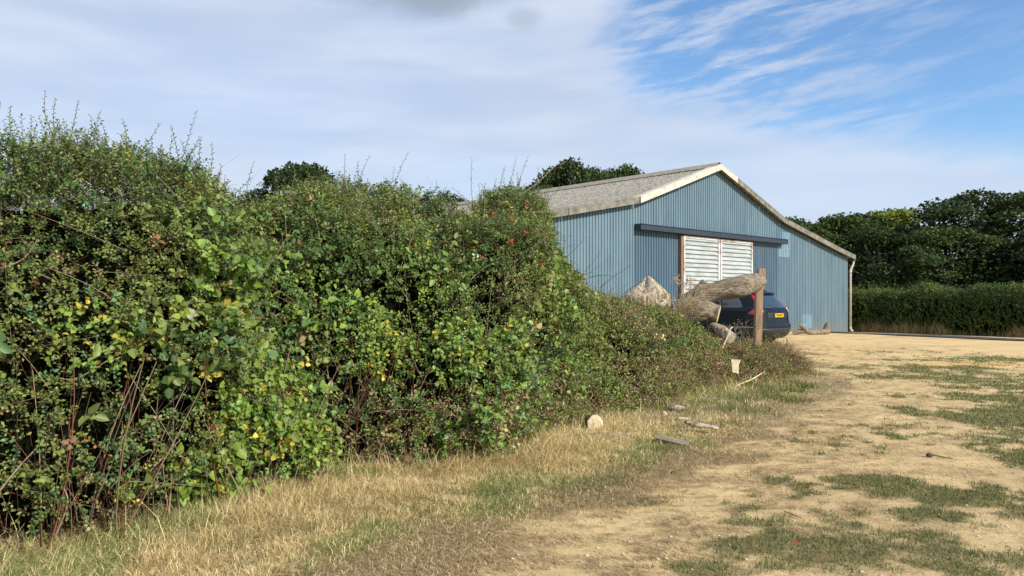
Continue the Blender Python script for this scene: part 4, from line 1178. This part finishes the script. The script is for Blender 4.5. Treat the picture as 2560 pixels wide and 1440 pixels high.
add_log(lg, 'twig', [at(1842, 964, 12.5), at(1840, 950, 12.5)], [.009, .005], M['cream_wood'], caps='', seg=6, n=6, seed=12)
add_log(lg, 'twig', [at(1874, 951, 12.9), at(1878, 938, 12.9)], [.008, .004], M['cream_wood'], caps='', seg=6, n=6, seed=12)

# timber post with a split top
po = thing('timber_post', 'square brown timber post with a split top beside the dark car', 'post', tuple(np.append(at(1897, 900, 14.6)[:2], 0)))
w_ = .066
M['post'] = simple('post_timber', (.42, .27, .16), .85, c2=(.25, .155, .09), scale=3, mscale=(6, 6, .8), bd=.006)
mb = MB(); rings = []
for zz, dx, wl, wr in ((-.3, -.04, w_, w_), (.5, -.025, w_, w_), (1.2, -.01, w_, w_), (1.56, -.002, w_, w_), (1.60, 0, w_ * .9, w_), (1.64, .0, w_ * .25, w_), (1.72, .04, .0, .06), (1.80, .045, .03, .066), (1.86, .045, .07, .066), (2.05, .045, .07, .066), (2.075, .045, .066, .06)):
    rings.append([(dx - wl, -w_, zz), (dx + wr, -w_, zz + .01), (dx + wr, w_, zz), (dx - wl, w_, zz + .006)])
v = [q for r_ in rings for q in r_]
f = [(i * 4 + j, i * 4 + (j + 1) % 4, (i + 1) * 4 + (j + 1) % 4, (i + 1) * 4 + j) for i in range(len(rings) - 1) for j in range(4)] + [(3, 2, 1, 0), tuple((len(rings) - 1) * 4 + j for j in range(4))]
mesh('post_body', v, f, M['post'], po, bevel=.006)

# offcuts and bark on the verge
oc_ = thing('cream_offcut', 'cream coloured flared block of wood standing in the weeds left of the post', 'offcut', tuple(at(1838, 914, 12.5)))
w1, w2 = .085, .055
v = [(-w1, -.03, .115), (w1 * 1.1, -.03, .10), (w1 * 1.05, .03, .10), (-w1, .03, .115), (-w1 * .85, -.03, .05), (w2, -.03, .02), (w2, .03, .02), (-w1 * .85, .03, .05), (-w2 * 1.1, -.035, -.1), (w2 * .9, -.035, -.13), (w2 * .9, .03, -.13), (-w2 * 1.1, .03, -.1)]
f = [(0, 1, 2, 3), (4, 5, 1, 0), (5, 6, 2, 1), (6, 7, 3, 2), (7, 4, 0, 3), (8, 9, 5, 4), (9, 10, 6, 5), (10, 11, 7, 6), (11, 8, 4, 7), (11, 10, 9, 8)]
mesh('block', v, [q[::-1] if i == 0 or i == 9 else q for i, q in enumerate(f)], M['cream_wood'], oc_, bevel=.008)
cl_o = thing('sawn_log', 'short log with a bright pale sawn end facing out of the dry grass', 'log', (0.93, 8.35, .1))
add_log(cl_o, 'log_body', [(.90, 8.5, .095), (.94, 8.32, .095)], [.08, .09], M['bark'], caps='ab', cmat='cream_wood', seg=8, n=22, seed=14, lumps=.14)
bk = thing('bark_slab', 'grey weathered slab of bark with torn ends lying on the dry verge', 'bark', (2.05, 8.1, .05))
v, f = [], []
for i in range(13):
    q = i / 12
    for j in range(7):
        e = (j - 3) / 3
        v.append((-.15 + .33 * q, .05 * e * (1 + .3 * math.sin(q * 9)) + (.09 - .2 * q) * .5, .055 + .035 * math.cos(e * 1.5) - .035 * q + .018 * float(vnoise(p3(q * 7, e * 3, 0), 8))))
f = [(i * 7 + j, (i + 1) * 7 + j, (i + 1) * 7 + j + 1, i * 7 + j + 1) for i in range(12) for j in range(6) if not (i > 8 and j == 3) and not (i < 2 and j in (0, 5))]
o = mesh('slab', v, f, M['bleached'], bk, True); so_ = o.modifiers.new('thick', 'SOLIDIFY'); so_.thickness = .016
def chunk(name, label, cat, pos, size, mat_, seed, rz=0):
    o_ = thing(name, label, cat, pos, rz); v, f = [], []
    for i in range(9):
        a1 = math.pi * i / 8
        for j in range(12):
            a2 = j / 12 * 2 * math.pi; d_ = np.array([math.cos(a1), math.sin(a1) * math.cos(a2), math.sin(a1) * math.sin(a2)])
            v.append(tuple(d_ * np.array(size) * (.72 + .56 * float(fbm(p3(*(d_ * 1.7 + seed)), 1.5, 3, seed)))))
    f = [(i * 12 + j, i * 12 + (j + 1) % 12, (i + 1) * 12 + (j + 1) % 12, (i + 1) * 12 + j) for i in range(8) for j in range(12)]
    mesh(name.split('_')[-1] + '_body', v, f, mat_, o_, False)
    return o_


chunk('wood_chunk', 'pale splintered wood chunk on the verge behind the bark slab', 'wood', (2.16, 9.75, .05), (.12, .05, .045), M['bleached'], 3, -.5)
chunk('wood_chunk', 'tiny pale chip of wood just left of the splintered chunk', 'wood', (1.93, 9.4, .03), (.05, .035, .035), M['bleached'], 4, .4)
chunk('wood_chunk', 'narrow pale chip between the splintered chunk and the bark slab', 'wood', (2.08, 9.0, .03), (.07, .025, .02), M['cream_wood'], 5, -.4)
chunk('dark_clod', 'small dark clod lying on the open sand of the track', 'clod', (3.95, 7.0, .015), (.035, .025, .02), M['bark_dark'], 6)
chunk('bark_chip', 'dark bark chip on the sand close to the verge', 'bark', (1.37, 6.3, .012), (.03, .02, .012), M['bark_dark'], 7, .5)
tw = thing('twig', 'little dark twig lying on the open sand beside the clod', 'twig', (4.02, 6.95, .01))
add_log(tw, 'twig_body', [(3.97, 7.0, .02), (4.03, 6.93, .012), (4.08, 6.85, .012)], [.006, .005, .003], M['bark_dark'], caps='', seg=8, n=6, seed=2)
tw = thing('twig', 'thin dark twig near the big turf patch', 'twig', (1.95, 5.1, .01))
add_log(tw, 'twig_body', [(1.9, 5.17, .01), (1.93, 5.08, .014), (1.96, 5.0, .01)], [.003, .003, .002], M['bark_dark'], caps='', seg=8, n=6, seed=3)
ml = thing('mossy_log', 'dark half buried log in the grass below the sawn log end', 'log', (1.0, 7.9, .05))
add_log(ml, 'log_body', [(.72, 7.75, .0), (.95, 7.8, .012), (1.25, 7.75, .0)], [.07, .07, .05], M['bark'], caps='', seg=16, n=18, seed=16)
pl = thing('split_plank', 'brown split plank poking out of the grass right of the mossy log', 'plank', (1.62, 7.55, .05), R(-22))
MB().box(-.15, .18, -.035, .035, -.02, .012).build('plank_body', simple('old_plank', (.34, .26, .19), .9, c2=(.18, .13, .09), scale=6, mscale=(1, 8, 8), bd=.01), pl, bevel=.006)
pl.rotation_euler = (R(25), R(9), R(-22))
# red leaf
rl = mesh('fallen_leaf', [(0, 0, 0), (.018, -.014, .008), (.04, 0, .004), (.018, .014, .008)], [(0, 1, 2), (0, 2, 3)], M['hip'], None); rl.location = (1.67, 4.4, .04)
tag(rl, 'small red fallen leaf on the green turf patch', 'leaf')

# forked log by the barn wall
fl = thing('forked_log', 'short forked grey log lying against the foot of the blue barn wall', 'log', tuple(np.append(at(2030, 830, 30.3)[:2], 0)))
add_log(fl, 'log_body', [at(1984, 833, 30.0), at(2005, 828, 30.1), at(2030, 830, 30.2), at(2055, 830, 30.4), at(2070, 828, 30.6)], [.08, .1, .11, .1, .12], M['bark'], caps='a', seg=30, n=18, seed=17, lumps=.25)
add_log(fl, 'limb', [at(2018, 829, 30.1), at(2008, 819, 30.0), at(1999, 811, 29.9)], [.09, .075, .08], M['bark'], caps='b', seg=12, n=14, seed=18)
add_log(fl, 'limb', [at(2062, 829, 30.5), at(2066, 817, 30.5), at(2070, 809, 30.5)], [.11, .1, .07], M['bark'], caps='b', cmat='bark', seg=12, n=14, seed=19, lumps=.4)


# dried plant stems standing up around the post
def dry_plant(label, px, py0, py1, d, n_heads, tint, name='dead_weed', spread=.12, hs=.02):
    r_ = thing(name, label, 'weed', tuple(np.append(at(px, 0, d)[:2], 0)))
    top = at(px, py1, d); z0 = max(0, at(px, py0, d)[2] - .2)
    TV, TF, nn, LP = [], [], 0, []
    for k in range(n_heads):
        e = top + np.array([random.gauss(0, spread), random.gauss(0, spread), -random.random() * (top[2] - z0) * .5])
        b0 = np.array([top[0] + random.gauss(0, spread * .3), top[1], z0 if k == 0 else z0 + (e[2] - z0) * random.uniform(.1, .5)])
        pp = np.stack([b0 + (e - b0) * q + np.array([0, 0, .03 * math.sin(q * 3.1)]) for q in np.linspace(0, 1, 6)])
        v_, f_ = tubes(pp[None], np.linspace(.005, .002, 6)[None], 4); TV.append(v_); TF.append(f_ + nn); nn += len(v_)
        LP.append(e + rng.normal(0, hs, (22, 3)) + np.array([0, 0, -.01]))
    tv = np.concatenate(TV) - np.array(r_.location)
    big('stem', tv, np.concatenate(TF), M['twig'], r_, np.tile(np.array(tint) * .8, (len(tv), 1)))
    q = np.concatenate(LP); n = len(q)
    V, Fc, k_ = leaves(q, rand_dir(n), rand_dir(n), rng.uniform(.02, .045, n), rng.uniform(.012, .026, n), .3, 1)
    big('foliage', V - np.array(r_.location), Fc, M['straw'], r_, np.repeat(np.array(tint) * rng.uniform(.5, 1.3, (n, 1)), k_, 0))


dry_plant('dead weed with curled brown leaves just left of the post in front of the car', 1868, 880, 800, 13.5, 9, (.22, .19, .09), spread=.14, hs=.045)
dry_plant('dead weed with curled brown leaves right of the post', 1930, 890, 832, 14.0, 8, (.22, .2, .09), spread=.13, hs=.045)
dry_plant('pale fluffy seeding weed rising in front of the white barn doors', 1722, 760, 690, 13.4, 10, (.55, .42, .3), 'seeding_weed', .13, .035)
dry_plant('yellowing weed in front of the felled trunk', 1700, 780, 735, 13.0, 12, (.32, .24, .08), 'yellow_weed', .16, .05)


# ------------------------------------------------------------------ the dark car
def car():
    P0 = at(1911, 862, 22.5); P0[2] = float(gz(P0[0], P0[1] + 1))
    ang = R(40)                                    # heading turned left of +Y
    root = thing('parked_car', 'dark navy estate style car with a yellow rear plate parked before the barn', 'car', tuple(P0), R(90) + ang)
    # local: +x forward, +y left, origin at rear-left corner
    off = -.93                                     # y of the centre line
    tab = np.array([  # z, rear x, front x, half width
        [.24, .20, 4.40, .84], [.32, .10, 4.50, .90], [.42, .03, 4.58, .935], [.58, .0, 4.62, .95], [.67, .015, 4.62, .95], [.70, .055, 4.61, .945], [.80, .07, 4.60, .945], [.90, .08, 4.52, .94], [.99, .085, 4.35, .935],
        [1.05, .09, 3.85, .93], [1.10, .10, 3.5, .92], [1.16, .125, 3.36, .895], [1.22, .17, 3.2, .86], [1.38, .29, 2.98, .81], [1.50, .40, 2.75, .765], [1.60, .48, 2.5, .725], [1.66, .54, 2.25, .68], [1.70, .64, 2.1, .60], [1.73, .9, 1.9, .45], [1.74, 1.2, 1.7, .2]])
    def par(z): return [float(np.interp(z, tab[:, 0], tab[:, i])) for i in (1, 2, 3)]
    RR, RF, EXP = .42, .75, 2 / 3.0
    def S(a, z, d=0.0):
        """surface point: a 0 = middle of the rear, 1 = end of the rear corner, above 1 metres forward; sign = side (+ left)"""
        xr, xf, hw = par(z); hw += d; sg = 1 if a >= 0 else -1; a = abs(a)
        if a <= 1:
            ph = a * math.pi / 2; return (xr - d + (RR + d) * (1 - math.cos(ph) ** EXP), off + sg * hw * math.sin(ph) ** EXP, z)
        return (xr + RR + (a - 1), off + sg * hw, z)
    def ring(z):
        xr, xf, hw = par(z); rf_ = min(RF, (xf - xr) * .4); rr_ = min(RR, (xf - xr) * .3); p = []
        for i in range(-12, 13):
            ph = abs(i) / 12 * math.pi / 2; p.append((xr + rr_ * (1 - math.cos(ph) ** EXP), off + np.sign(i) * hw * math.sin(ph) ** EXP, z))
        L_ = [(xr + rr_ + (xf - rf_ - xr - rr_) * k / 14, off + hw, z) for k in range(1, 14)]
        fr = []
        for i in range(12, -13, -1):
            ph = abs(i) / 12 * math.pi / 2; fr.append((xf - rf_ * (1 - math.cos(ph) ** EXP), off + np.sign(i) * hw * math.sin(ph) ** EXP, z))
        R_ = [(xf - rf_ - (xf - rf_ - xr - rr_) * k / 14, off - hw, z) for k in range(1, 14)]
        return p + L_ + fr + R_
    zs = sorted(set(list(np.linspace(.24, 1.735, 46)) + list(tab[:, 0])))
    rings = [ring(z) for z in zs]; n_ = len(rings[0]); v = [q for r_ in rings for q in r_]
    f = [(i * n_ + j, i * n_ + (j + 1) % n_, (i + 1) * n_ + (j + 1) % n_, (i + 1) * n_ + j) for i in range(len(rings) - 1) for j in range(n_)] + [tuple(range(n_))[::-1], tuple((len(rings) - 1) * n_ + j for j in range(n_))]
    paint = simple('navy_paint', (.005, .006, .011), .4, 0, c2=(.004, .005, .009), coat=.3, spec=.2)
    black = simple('black_plastic', (.025, .027, .03), .55); glass = simple('dark_glass', (.03, .045, .05), .04, c2=(.03, .045, .05), spec=1.0, coat=.6)
    red = simple('red_lens', (.45, .008, .012), .12, c2=(.4, .006, .01), coat=1.0); clear = simple('clear_lens', (.7, .7, .72), .1, c2=(.5, .5, .5), coat=1.0)
    chrome = simple('bright_trim', (.75, .76, .78), .15, .95); tyre_m = simple('tyre_rubber', (.025, .025, .025), .85); rim_m = simple('alloy', (.5, .51, .53), .3, .8)
    body = mesh('body', v, f, paint, root, True)
    # wheel arches cut through the body
    cut = bmesh_cyl([(1.0, off + 1.1), (1.0, off - 1.1), (3.78, off + 1.1), (3.78, off - 1.1)], .37, .415)
    co_ = mesh('arch_tool', cut[0], cut[1], None, root)
    bo = body.modifiers.new('arches', 'BOOLEAN'); bo.object = co_; bo.solver = 'EXACT'
    bpy.context.view_layer.update()
    me = bpy.data.meshes.new_from_object(body.evaluated_get(bpy.context.evaluated_depsgraph_get()))
    body.modifiers.clear(); body.data = me; bpy.data.objects.remove(co_)
    me.materials.clear(); me.materials.append(paint)
    for p_ in me.polygons: p_.use_smooth = p_.area < .08 or True
    try: me.set_sharp_from_angle(angle=R(35))
    except Exception: pass
    MB().box(.35, 4.2, off - .78, off + .78, .22, .62).build('underside', black, root)
    def patch(name, rows, d, mat_, parent=root, n=14, smooth=True):
        zz = np.linspace(rows[0][0], rows[-1][0], max(6, 3 * len(rows))); A0 = np.interp(zz, [r_[0] for r_ in rows], [r_[1] for r_ in rows]); A1 = np.interp(zz, [r_[0] for r_ in rows], [r_[2] for r_ in rows])
        v = []; 
        for dd in (d, d - .02):
            for z, a0, a1 in zip(zz, A0, A1): v += [S(a0 + (a1 - a0) * k / n, z, dd) for k in range(n + 1)]
        w_ = n + 1; m_ = len(zz); f = [(i * w_ + j, i * w_ + j + 1, (i + 1) * w_ + j + 1, (i + 1) * w_ + j) for i in range(m_ - 1) for j in range(n)]
        h = m_ * w_
        rim = [i * w_ for i in range(m_)] + [(m_ - 1) * w_ + j for j in range(1, w_)] + [i * w_ + n for i in range(m_ - 2, -1, -1)] + [j for j in range(n - 1, 0, -1)]
        f += [(rim[k], rim[(k + 1) % len(rim)], rim[(k + 1) % len(rim)] + h, rim[k] + h) for k in range(len(rim))]
        return mesh(name, v, f, mat_, parent, smooth)
    # glazing
    patch('rear_window', [(1.19, -.42, .42), (1.25, -.50, .50), (1.45, -.50, .50), (1.61, -.48, .48)], .006, glass)
    for s in (1, -1):
        q = lambda a0, a1: (s * a0, s * a1)
        patch('side_window', [(1.18, *q(1.30, 1.95)), (1.24, *q(1.20, 1.92)), (1.44, *q(1.18, 1.85)), (1.56, *q(1.20, 1.8))], .006, glass)
        patch('side_window', [(1.18, *q(2.0, 2.75)), (1.34, *q(1.93, 2.6)), (1.56, *q(1.86, 2.4))], .006, glass)
        patch('side_window', [(1.10, *q(.72, 1.15)), (1.18, *q(.76, 1.12)), (1.27, *q(.82, 1.0))][:2], .005, glass) if False else None
        # tail lamp: thin at the roof, wide at the shoulder
        lamp = patch('tail_light', [(.985, *q(.50, .99)), (1.03, *q(.48, 1.06)), (1.09, *q(.46, .98)), (1.17, *q(.46, .84)), (1.28, *q(.50, .72)), (1.40, *q(.53, .67)), (1.62, *q(.54, .66))], .016, red)
        patch('reverse_lens', [(1.06, *q(.50, .64)), (1.12, *q(.485, .66)), (1.20, *q(.50, .62))], .024, clear, lamp)
        patch('reflector', [(.44, *q(.70, .95)), (.50, *q(.70, .95))], .012, red)
        patch('bumper_strip', [(.585, *q(.66, 1.5)), (.605, *q(.66, 1.5))], .012, chrome)
    spo = patch('roof_spoiler', [(1.63, -.55, .55), (1.69, -.6, .6)], .075, paint)
    patch('lower_bumper', [(.26, -1.35, 1.35), (.56, -1.35, 1.35)], .006, black, n=40)
    patch('bumper_top', [(.665, -.72, .72), (.695, -.72, .72)], .018, black, n=30)
    patch('plate_recess', [(.86, -.30, .30), (1.05, -.30, .30)], .002, black)
    patch('tailgate_handle', [(1.06, -.34, .34), (1.085, -.34, .34)], .02, paint)
    pl_ = patch('number_plate', [(.9, -.1, .1), (1.01, -.1, .1)], .02, simple('yellow_plate', (.75, .48, .01), .4, c2=(.72, .45, .01)))
    # the plate itself: a flat sheet, facing back
    xb = S(0, .95)[0] - .022
    pl_.data.clear_geometry(); mbp = MB().box(xb - .006, xb, off - .26, off + .26, .90, 1.015)
    pl_.data.from_pydata(mbp.v, [], mbp.f)
    mesh('country_band', *(lambda b_: (b_.v, b_.f))(MB().box(xb - .009, xb - .007, off + .215, off + .26, .901, 1.014)), simple('blue_band', (.05, .12, .45), .4), pl_)
    def text(s_, size, x, yc, zc, mat_, name, parent, space=1.0):
        cu = bpy.data.curves.new(name, 'FONT'); cu.body = s_; cu.size = size; cu.align_x = 'CENTER'; cu.align_y = 'CENTER'; cu.extrude = .002; cu.space_character = space
        to = bpy.data.objects.new(name, cu); COL.objects.link(to); bpy.context.view_layer.update()
        me_ = bpy.data.meshes.new_from_object(to.evaluated_get(bpy.context.evaluated_depsgraph_get())); bpy.data.objects.remove(to)
        me_.materials.clear(); me_.materials.append(mat_)
        o_ = link(bpy.data.objects.new(name, me_), parent)
        o_.matrix_local = Matrix(((0, 0, -1, x), (-1, 0, 0, yc), (0, 1, 0, zc), (0, 0, 0, 1)))
        return o_
    text('YN62 BRF', .098, xb - .009, off - .02, .956, simple('plate_black', (.02, .02, .02), .5), 'plate_text', pl_, .9)
    text('VOLVO', .062, S(0, 1.13)[0] - .01, off, 1.135, chrome, 'tailgate_letters', root, 2.6)
    text('XC60', .05, S(.3, .84)[0] - .006, off + .56, .84, chrome, 'model_badge', root, 1.1)
    # wiper, roof rails
    MB().tube([(S(0, 1.2)[0] - .02, off - .05, 1.2), (S(.3, 1.27)[0] - .03, off + .38, 1.27)], .009, 6).build('rear_wiper', black, root)
    for s in (1, -1):
        MB().tube([(.85, off + s * .60, 1.71), (1.0, off + s * .61, 1.765), (1.6, off + s * .61, 1.78), (2.15, off + s * .60, 1.74), (2.3, off + s * .6, 1.69)], .016, 8).build('roof_rail', black, root, True)
    # wheels
    for x_ in (1.0, 3.78):
        for s in (1, -1):
            yc = off + s * .84; prof = [(.20, -.10), (.245, -.115), (.30, -.118), (.345, -.105), (.362, -.07), (.366, 0), (.362, .07), (.345, .105), (.30, .118), (.245, .115), (.20, .10)]
            N_ = 40; v = [(x_ + r_ * math.cos(2 * math.pi * j / N_), yc + s * y_, .366 + r_ * math.sin(2 * math.pi * j / N_)) for r_, y_ in prof for j in range(N_)]
            f = [(i * N_ + j, i * N_ + (j + 1) % N_, (i + 1) * N_ + (j + 1) % N_, (i + 1) * N_ + j) for i in range(len(prof) - 1) for j in range(N_)]
            v.append((x_, yc - s * .10, .366)); f += [(j, (j + 1) % N_, len(v) - 1) for j in range(N_)]
            wh = mesh('wheel', v, f, tyre_m, root, True)
            mb_ = MB(); ri = [(.248, .112), (.25, .06), (.232, .10)]
            for j in range(N_):
                a0, a1 = 2 * math.pi * j / N_, 2 * math.pi * (j + 1) / N_
                for (r0, y0), (r1, y1) in zip(((.25, .118), (.226, .112)), ((.226, .112), (.222, .03))):
                    mb_.add([(x_ + r0 * math.cos(a0), yc + s * y0, .366 + r0 * math.sin(a0)), (x_ + r0 * math.cos(a1), yc + s * y0, .366 + r0 * math.sin(a1)), (x_ + r1 * math.cos(a1), yc + s * y1, .366 + r1 * math.sin(a1)), (x_ + r1 * math.cos(a0), yc + s * y1, .366 + r1 * math.sin(a0))], [(0, 1, 2, 3)])
            for k in range(5):
                for da in (-.17, .17):
                    a0 = 2 * math.pi * k / 5 + .3
                    p_a = (x_ + .04 * math.cos(a0), yc + s * .095, .366 + .04 * math.sin(a0)); p_b = (x_ + .232 * math.cos(a0 + da), yc + s * .10, .366 + .232 * math.sin(a0 + da))
                    mb_.tube([p_a, p_b], [.022, .013], 6)
            mb_.tube([(x_, yc + s * .04, .366), (x_, yc + s * .11, .366)], .05, 14)
            mb_.build('rim', rim_m, wh, True)
    return root


def bmesh_cyl(cs, half, r):
    v, f = [], []
    for x_, y_ in cs:
        n0 = len(v); N_ = 36
        for yy in (y_ - half, y_ + half):
            v += [(x_ + r * math.cos(2 * math.pi * j / N_), yy, .38 + r * math.sin(2 * math.pi * j / N_)) for j in range(N_)]
        f += [(n0 + j, n0 + (j + 1) % N_, n0 + N_ + (j + 1) % N_, n0 + N_ + j) for j in range(N_)] + [tuple(n0 + j for j in range(N_))[::-1], tuple(n0 + N_ + j for j in range(N_))]
    return v, f


car()
